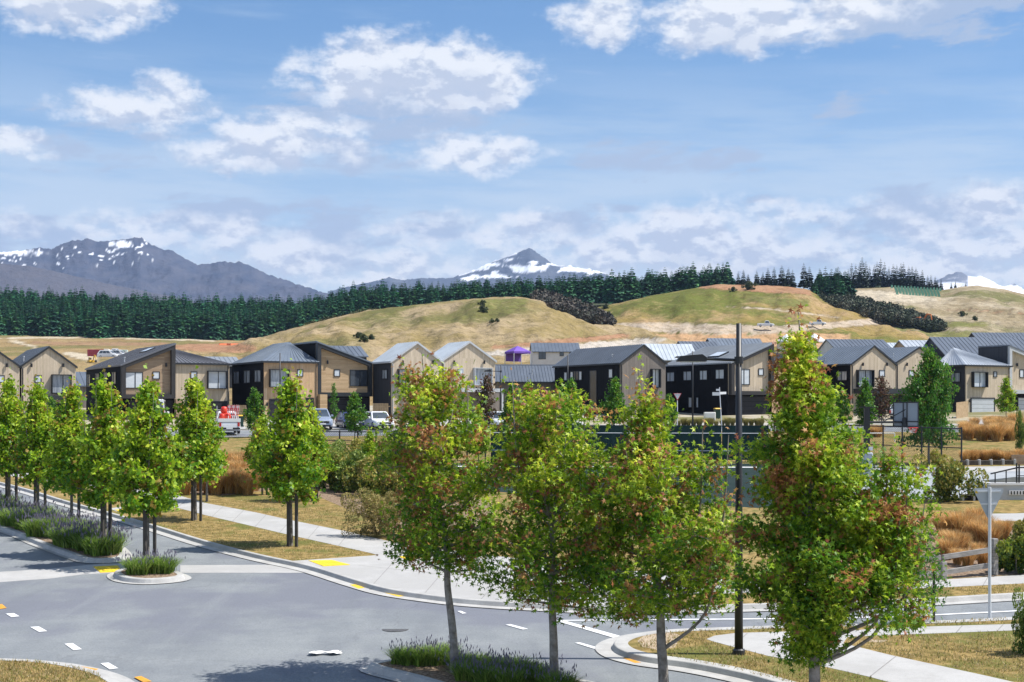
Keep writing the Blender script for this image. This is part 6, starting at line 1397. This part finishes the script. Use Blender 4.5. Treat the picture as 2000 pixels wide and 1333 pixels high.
# far give way sign (front) and street name sign
b = gx(1323, 126, .1); o = thing('give_way_sign', 'white triangular give way sign before the black side wall', 'road sign', b); B = MB(); B.tube([(0, 0, -.1), (0, 0, h_of(b, 768))], .038, 8); B.build('pole', m_galv, o); s = 8.2 / ppm(b.y); zt, zb = h_of(b, 768.5), h_of(b, 783)
B = MB(); B.prism([(-s, zt), (s, zt), (0, zb)], -.07, -.05); pl = B.build('sign_plate', m_signr, o); B = MB(); k = .82; B.prism([(-s * k, zt - .035), (s * k, zt - .035), (0, zb + .10)], -.078, -.0705); B.build('sign_face', m_signw, pl)
def text(body, size, loc, rot, m, parent):
    cu = bpy.data.curves.new('lettering', 'FONT'); cu.body = body; cu.size = size; cu.align_x = 'CENTER'; cu.align_y = 'CENTER'; cu.extrude = .002; t = bpy.data.objects.new('lettering', cu); col.objects.link(t); t.parent = parent; t.location = loc; t.rotation_euler = rot; cu.materials.append(m); bpy.context.view_layer.update(); me = bpy.data.meshes.new_from_object(t.evaluated_get(bpy.context.evaluated_depsgraph_get())); o_ = bpy.data.objects.new('lettering', me); col.objects.link(o_); o_.parent = parent; o_.location = loc; o_.rotation_euler = rot; bpy.data.objects.remove(t); return o_
text('GIVE WAY', s * .30, (0, -.081, zt - .15), (math.pi / 2, 0, 0), m_pole, pl)
b = gx(1410, 126.5, .1); o = thing('street_name_sign', 'leaning pole with white street name blades before the black wall', 'street sign', b); H = h_of(b, 757); B = MB(); B.tube([(0, 0, -.1), (-.22, 0, H)], .038, 8); B.build('pole', m_galv, o)
B = MB(); B.box(-.85, -.22, -.05, -.02, h_of(b, 773), h_of(b, 766.5)); B.build('name_blade', m_signw, o); B = MB(); B.add([(-.20, -.05, h_of(b, 771)), (.42, .25, h_of(b, 770)), (.42, .25, h_of(b, 765.5)), (-.20, -.05, h_of(b, 766)), (-.2, -.02, h_of(b, 771)), (.42, .28, h_of(b, 770)), (.42, .28, h_of(b, 765.5)), (-.2, -.02, h_of(b, 766))], [(0, 1, 2, 3), (7, 6, 5, 4), (0, 4, 5, 1), (1, 5, 6, 2), (2, 6, 7, 3), (3, 7, 4, 0)]); B.build('name_blade', m_signw, o); B = MB(); B.box(-.52, -.24, -.05, -.02, h_of(b, 764), h_of(b, 760)); B.build('name_blade', m_signw, o)
# small items on the road
p = gp(772, 1229); B = MB(); B.tube([(0, 0, -.03), (0, 0, -.009)], .33, 24); o = B.build('manhole_cover', mat('cast_iron', (.06, .06, .065), (.10, .10, .10), scale=12, rough=.7, bump=.5)); o.location = p; tag(o, 'dark round manhole cover set in the intersection asphalt', 'manhole cover')
B = MB(); rs = np.random.RandomState(5); n = 9
for i in range(n):
    for j in range(5): B.v.append(((i / (n - 1) - .5) * .72 + rs.uniform(-.02, .02), (j / 4 - .5) * .24 * (1 + .5 * math.sin(i * 1.3)) , .02 + .05 * rs.rand()))
for i in range(n - 1):
    for j in range(4): B.f.append((i * 5 + j, (i + 1) * 5 + j, (i + 1) * 5 + j + 1, i * 5 + j + 1))
o = B.build('paper_litter', mat('crumpled_paper', (.70, .70, .68), rough=.8), fix=False); o.location = gp(636, 1278, .0); o.rotation_euler = (0, 0, .1); tag(o, 'crumpled white paper lying on the intersection asphalt', 'litter')
p = gp(752, 1153); B = MB(); B.box(-.45, .45, -.16, .16, -.02, .016)
for i in range(8): B.box(-.40 + i * .105, -.345 + i * .105, -.12, .12, .0165, .03)
o = B.build('drain_grate', MATS['cast_iron']); o.location = p; o.rotation_euler = (0, 0, -.55); tag(o, 'dark drain grate in the kerb channel by the forecourt', 'drain grate')
# weathered rail fence
m_rail = mat('weathered_timber', (.20, .19, .175), (.33, .31, .29), scale=3, rough=.9, stretch=(1, 1, 6), bump=.4)
pa, pb = gp(1841, 1139, .12), gp(1941, 1131, .12); o = thing('rail_fence', 'weathered two rail timber fence with square posts on mulch', 'fence', pa, math.atan2(pb.y - pa.y, pb.x - pa.x)); L = math.hypot(pb.x - pa.x, pb.y - pa.y); sl = (pb.z - pa.z) / L
for u, hh in ((0, h_of(pa, 1097)), (L, h_of(pb, 1052)), (-2.2, .9)):
    B = MB(); B.bev(u - .10, u + .10, -.1, .1, u * sl - .3, u * sl + hh, .02); B.build('post', m_rail, o)
for z, zz in ((h_of(pa, 1088) , h_of(pb, 1073)), (h_of(pa, 1118), h_of(pb, 1103))):
    B = MB(); B.prism([(-.0, z - .08), (L - .1, zz + L * sl - .08), (L - .1, zz + L * sl + .06), (-.0, z + .06)], -.06, .04); B.build('rail', m_rail, o); B = MB(); B.prism([(-2.2, z - .1), (-.1, z - .08), (-.1, z + .06), (-2.2, z + .04)], -.06, .04); B.build('rail', m_rail, o)
# timber edging behind the hard play area
m_edge = mat('dark_edging', (.06, .05, .042), (.10, .085, .07), scale=4, rough=.9)
for i in range(9):
    p = gp(1868 + i * 23, 913.5 - i * .35, .12); B = MB(); B.bev(0, 20 / ppm(p.y), 0, .2, 0, .28, .03); o = B.build('edging_sleeper', m_edge); o.location = p; tag(o, 'dark timber sleeper edging below the tussock row', 'sleeper', 'sleepers edging the play area')
    B = MB(); B.bev(-.14, .02, -.12, .14, 0, .34, .03); o = B.build('edging_block', m_kerb); o.location = p; tag(o, 'pale block between the timber edging sleepers', 'block', 'blocks edging the play area')
# retaining boards
p = gp(1976, 912, .12); o = thing('retaining_wall', 'low brown board wall at the end of tussock row', 'wall', p)
for k in range(5): B = MB(); B.box(0, 2.6, 0, .06, k * .12, k * .12 + .112); B.build('board', m_stone, o)
# skate ramp
p = gp(1962, 982, .13); o = thing('skate_ramp', 'pale skate ramp platform with dark handrail and banked top', 'ramp', p, .06); s = 1 / ppm(p.y)
W = 190 * s; z1 = h_of(p, 948); 
B = MB(); B.box(-28 * s, W, 0, 2.2, -.1, z1); B.build('platform', m_pale, o)
B = MB(); B.box(-30 * s, W, -.05, 2.25, z1, z1 + .10); B.build('deck_edge', m_signw, o)
B = MB(); B.add([(-20 * s, .4, z1 + .1), (W, .4, z1 + .1), (W, 1.9, z1 + .1), (-20 * s, 1.9, z1 + .1), (34 * s, .9, h_of(p, 934)), (W, .9, h_of(p, 934))], [(0, 1, 5, 4), (2, 3, 4, 5), (0, 4, 3), (1, 2, 5)]); B.build('banked_top', mat('dark_ply', (.045, .05, .045), (.06, .065, .06), scale=2, rough=.7), o)
B = MB(); B.box(8 * s, W, -.08, -.055, h_of(p, 967), h_of(p, 958)); lo_ = B.build('vent_panel', m_signw, o)
for i in range(14): B = MB(); B.box(11 * s + i * .14, 11 * s + i * .14 + .05, -.10, -.082, h_of(p, 966), h_of(p, 959.5)); B.build('slat', m_trim, lo_)
B = MB(); zr = h_of(p, 914)
B.tube([(-26 * s, .1, h_of(p, 926)), (28 * s, .1, zr), (W, .1, zr)], .035, 7)
B.tube([(-17 * s, .1, z1), (-17 * s, .1, h_of(p, 924))], .03, 6); B.tube([(5 * s, .1, z1), (5 * s, .1, h_of(p, 919.5))], .03, 6); B.tube([(26 * s, .1, z1), (26 * s, .1, zr + .2)], .04, 6); B.tube([(31 * s, .1, z1), (31 * s, .1, zr + .15)], .04, 6); B.tube([(28 * s, .1, h_of(p, 930)), (W, .1, h_of(p, 930))], .02, 6); B.build('handrail', m_pole, o)
p = gp(1892, 984, .13); o = thing('low_bench', 'low dark slatted bench on pale blocks at the ramp foot', 'bench', p, .05); s = 1 / ppm(p.y)
B = MB(); B.box(-12 * s, 34 * s, 0, .5, h_of(p, 968), h_of(p, 965.5)); B.build('seat', m_kerb, o)
for x in (-12, 10, 30): B = MB(); B.box(x * s, (x + 4) * s, .04, .46, -.05, h_of(p, 968.5)); B.build('leg', m_signb, o)
B = MB(); B.box(-8 * s, 30 * s, .3, .36, 0, h_of(p, 969)); B.build('back_panel', m_trim, o)

# ---- court fence: posts, rails and chain link
m_wire = mat('black_wire', (.02, .02, .022), rough=.6)
def fence(label, A, Bp, H, nb, mesh=True, extra=None, screen=None):
    A, Bp = Vector(A), Vector(Bp); L = math.hypot(Bp.x - A.x, Bp.y - A.y); o = thing('court_fence', label, 'fence', A, math.atan2(Bp.y - A.y, Bp.x - A.x)); sl = (Bp.z - A.z) / L
    for i in range(nb + 1):
        u = L * i / nb; B = MB(); B.tube([(u, 0, u * sl - .2), (u, 0, u * sl + H)], .045, 8); B.tube([(u, 0, u * sl + H), (u, 0, u * sl + H + .05)], [.05, .02], 8); B.build('post', m_pole, o)
    for z in (H - .05, H * .56, .12):
        B = MB(); B.tube([(0, 0, z), (L, 0, z + L * sl)], .028 if z < H * .9 else .034, 7); B.build('rail', m_pole, o)
    if mesh:
        B = MB(); sp = .11; w = .006; n = int((L + H) / sp)
        for sgn in (1, -1):
            for i in range(n):
                u0 = i * sp - (H if sgn > 0 else 0); u1 = u0 + sgn * H; z0, z1 = .1, H - .05
                a, b_ = (u0, z0), (u1, z1)
                # clip to the fence
                def cl(a, b_):
                    (ax, az), (bx, bz) = a, b_
                    t0, t1 = 0.0, 1.0; dx = bx - ax
                    ta, tb = sorted(((0 - ax) / dx, (L - ax) / dx)); t0, t1 = max(t0, ta), min(t1, tb)
                    return (ax + dx * t0, az + (bz - az) * t0), (ax + dx * t1, az + (bz - az) * t1), t1 > t0 + .02
                a, b_, ok = cl(a, b_)
                if not ok: continue
                y = .05 * 0 + sgn * .004 + .05
                B.add([(a[0] - w, y, a[1] + a[0] * sl), (a[0] + w, y, a[1] + a[0] * sl), (b_[0] + w, y, b_[1] + b_[0] * sl), (b_[0] - w, y, b_[1] + b_[0] * sl), (a[0], y + .006, a[1] + a[0] * sl), (b_[0], y + .006, b_[1] + b_[0] * sl)], [(0, 1, 2, 3), (1, 4, 5, 2), (4, 0, 3, 5)])
        me = B.build('chain_link', m_wire, o, fix=False); me['kind'] = 'stuff'
    if screen:
        n = int(L / 3.0) + 1
        for i in range(n):
            u0, u1 = L * i / n + .02, L * (i + 1) / n - .02; B = MB(); k = 8
            for j in range(k + 1):
                u = u0 + (u1 - u0) * j / k; y = -.07 - .02 * math.sin(j / k * math.pi * 3 + i)
                B.v += [(u, y, u * sl + .25), (u, y, u * sl + H - .02), (u, y + .01, u * sl + H - .02), (u, y + .01, u * sl + .25)]
            for j in range(k):
                for q in range(4): B.f.append((j * 4 + q, j * 4 + (q + 1) % 4, (j + 1) * 4 + (q + 1) % 4, (j + 1) * 4 + q))
            B.build('screen_panel', screen, o)
        for z in (H * .79, H * .34): B = MB(); B.tube([(0, -.11, z), (L, -.11, z + L * sl)], .022, 6); B.build('cable', m_galv, o)
    return o
m_scr = mat('windbreak_green', (.012, .035, .032), (.02, .05, .044), scale=1.2, rough=.85, stretch=(3, 3, .5))
b0 = gp(628, 907, .12); Hf = h_of(b0, 842)
fence('black chain link court fence before the dry lawn and parked cars', gp(628, 907, .12), gp(948, 908.5, .12), Hf, 9)
b1 = gp(1290, 911, .12)
fence('court fence hung with dark green windbreak panels', gp(960, 909, .12), gp(1500, 911, .12), h_of(b1, 831), 9, mesh=False, screen=m_scr)
b2 = gp(1878, 930, .12)
fence('black chain link fence at the basketball end of the court', gp(1512, 912, .12), gp(1878, 930, .12), h_of(b2, 836), 10)
b3 = gp(773, 952, .12); fence('short black chain link return fence beside the shrubs', gp(773, 952, .12), gp(790, 910, .12), h_of(b3, 848), 3)
# basketball hoop
p = gp(1693, 950, .13); o = thing('basketball_hoop', 'basketball stand with grey board and padded black pole', 'basketball hoop', p, 0); s = 1 / ppm(p.y); H = h_of(p, 797)
B = MB(); B.box(-.13, .13, -.13, .13, 0, H); B.box(-.36, .32, -.16, .16, H - .0, H + .06); B.build('pole', m_pole, o); B = MB(); B.bev(-.22, .26, -.24, .24, 0, h_of(p, 884), .05); B.build('pole_pad', m_signb, o); B = MB(); B.box(.05, .25, -.26, -.245, h_of(p, 880), h_of(p, 873)); B.box(.05, .22, -.2, .0, h_of(p, 880), h_of(p, 873)); B.build('pad_tag', m_signw, o)
xb = lambda x: (x - 1693) * s
B = MB(); B.tube([(0, 0, h_of(p, 825)), (xb(1766), 0, h_of(p, 825))], .055, 8); B.tube([(0, .0, h_of(p, 800)), (xb(1727), 0, h_of(p, 823))], .02, 6); B.tube([(xb(1727), 0, h_of(p, 823)), (xb(1785), -.05, h_of(p, 791))], .022, 6); B.build('arm', m_pole, o)
zb0, zb1 = h_of(p, 833), h_of(p, 786.5); x0, x1 = xb(1748), xb(1788)
B = MB(); B.add([(x0, .35, zb0), (x1, -.45, zb0), (x1, -.45, zb1), (x0, .35, zb1), (x0 + .03, .40, zb0), (x1 + .03, -.40, zb0), (x1 + .03, -.40, zb1), (x0 + .03, .40, zb1)], [(0, 1, 2, 3), (7, 6, 5, 4), (0, 4, 5, 1), (1, 5, 6, 2), (2, 6, 7, 3), (3, 7, 4, 0)]); bb_ = B.build('backboard', mat('board_grey', (.30, .34, .39), (.34, .38, .43), scale=1, rough=.5), o)
B = MB(); fy = lambda x: .35 - .8 * (x - x0) / (x1 - x0) - .045
for x in (x0, x0 + (x1 - x0) * .40, x0 + (x1 - x0) * .55, x1): B.tube([(x, fy(x), zb0 - .02), (x, fy(x), zb1 + .02)], .028, 6)
for z in (zb0, zb1, zb0 + (zb1 - zb0) * .2): B.tube([(x0, fy(x0), z), (x1, fy(x1), z)], .025, 6)
B.build('board_frame', m_pole, bb_)
B = MB(); xc = xb(1785); B.tube([(xc + .23 * math.cos(a), .15 + .23 * math.sin(a), h_of(p, 836)) for a in np.linspace(0, 6.283, 17)], .018, 6); rim = B.build('rim', m_signr, o)
B = MB()
for i in range(12):
    a = i * math.pi / 6; B.tube([(xc + .22 * math.cos(a), .15 + .22 * math.sin(a), h_of(p, 836)), (xc + .13 * math.cos(a + .4), .15 + .13 * math.sin(a + .4), h_of(p, 846))], .008, 4); B.tube([(xc + .22 * math.cos(a), .15 + .22 * math.sin(a), h_of(p, 836)), (xc + .13 * math.cos(a - .4), .15 + .13 * math.sin(a - .4), h_of(p, 846))], .008, 4)
B.build('net', m_redw, rim)
B = MB(); B.tube([(xb(1765), 0, h_of(p, 826)), (xb(1765), -.1, h_of(p, 817)), (xb(1765), -.1, h_of(p, 834))], [.16, .1, .14], 8); B.build('bracket', m_pole, o)
# goal frame on the lawn
pg_ = gp(1668, 870, .12); o = thing('goal_frame', 'low white goal frame on the dry lawn behind the court', 'goal', pg_, .05)
for x in (0, 3.0): B = MB(); B.tube([(x, 0, 0), (x, 0, .75)], .04, 7); B.build('post', m_signw, o)
B = MB(); B.tube([(0, 0, .75), (3.0, 0, .75)], .04, 7); B.build('crossbar', m_signw, o)
# white marker posts by the trees
for x, y in ((1822, 866), (1825 + 8, 862)): B = MB(); B.tube([(0, 0, 0), (0, 0, .75)], .04, 8); B.tube([(0, 0, .75), (0, 0, .80)], [.04, .02], 8); o = B.build('marker_post', m_signw); o.location = gp(x, y, .12); tag(o, 'slim white marker post on the lawn edge by tussocks', 'marker post', 'white posts by the tussocks')
# side fences between houses
def paling(label, A, Bp, H, m):
    A, Bp = Vector(A), Vector(Bp); L = math.hypot(Bp.x - A.x, Bp.y - A.y); o = thing('paling_fence', label, 'fence', A, math.atan2(Bp.y - A.y, Bp.x - A.x)); n = int(L / .17); sl = (Bp.z - A.z) / L
    B = MB(); B.box(0, L, .03, .07, .3, .4); B.box(0, L, .03, .07, H - .35, H - .25); B.build('rail', m, o)
    for i in range(n): u = i * .17; B = MB(); B.box(u, u + .15, -.0, .025, u * sl - .1, u * sl + H + .02 * math.sin(i * 3.1)); B.build('paling', m, o)
m_pal = mat('tan_palings', (.33, .23, .13), (.45, .33, .20), scale=3, rough=.85)
paling('tan paling fence between the hipped duplexes behind the truck', gx(450, 137, .1), gx(482, 137, .1), 1.6, m_pal); paling('tan paling fence between black framed unit and zinc roofed house', gx(728, 139, .1), gx(762, 139, .1), 1.7, m_pal); paling('grey tan paling fence before the slate twin gabled house', gx(1608, 139, .1), gx(1668, 141, .1), 1.6, m_pal); paling('tan paling fence left of the white garage door', gx(1868, 144, .1), gx(1892, 148, .1), 1.6, m_pal); paling('pale paling fence between grey gable and black four windowed wall', gx(1268, 137, .1), gx(1300, 137, .1), 2.2, m_pal)
# ---- thin summer haze around the whole place
B = MB(); B.box(-9000, 9000, -120, 9400, -12, 1150)
hz = bpy.data.meshes.new('haze'); hz.from_pydata(B.v, [], B.f); hm = bpy.data.materials.new('haze_air'); hm.use_nodes = True; t = NT(hm.node_tree); t.n.clear(); ou = t.node('ShaderNodeOutputMaterial'); pv = t.node('ShaderNodeVolumePrincipled'); pv.inputs['Color'].default_value = (.46, .64, 1.0, 1); pv.inputs['Density'].default_value = 0.000058; pv.inputs['Anisotropy'].default_value = 0.0
t.l.new(pv.outputs[0], ou.inputs['Volume']); hz.materials.append(hm); ho = bpy.data.objects.new('haze', hz); col.objects.link(ho); ho['kind'] = 'stuff'; ho['label'] = 'thin pale blue haze in the air over the valley'; ho['category'] = 'haze'
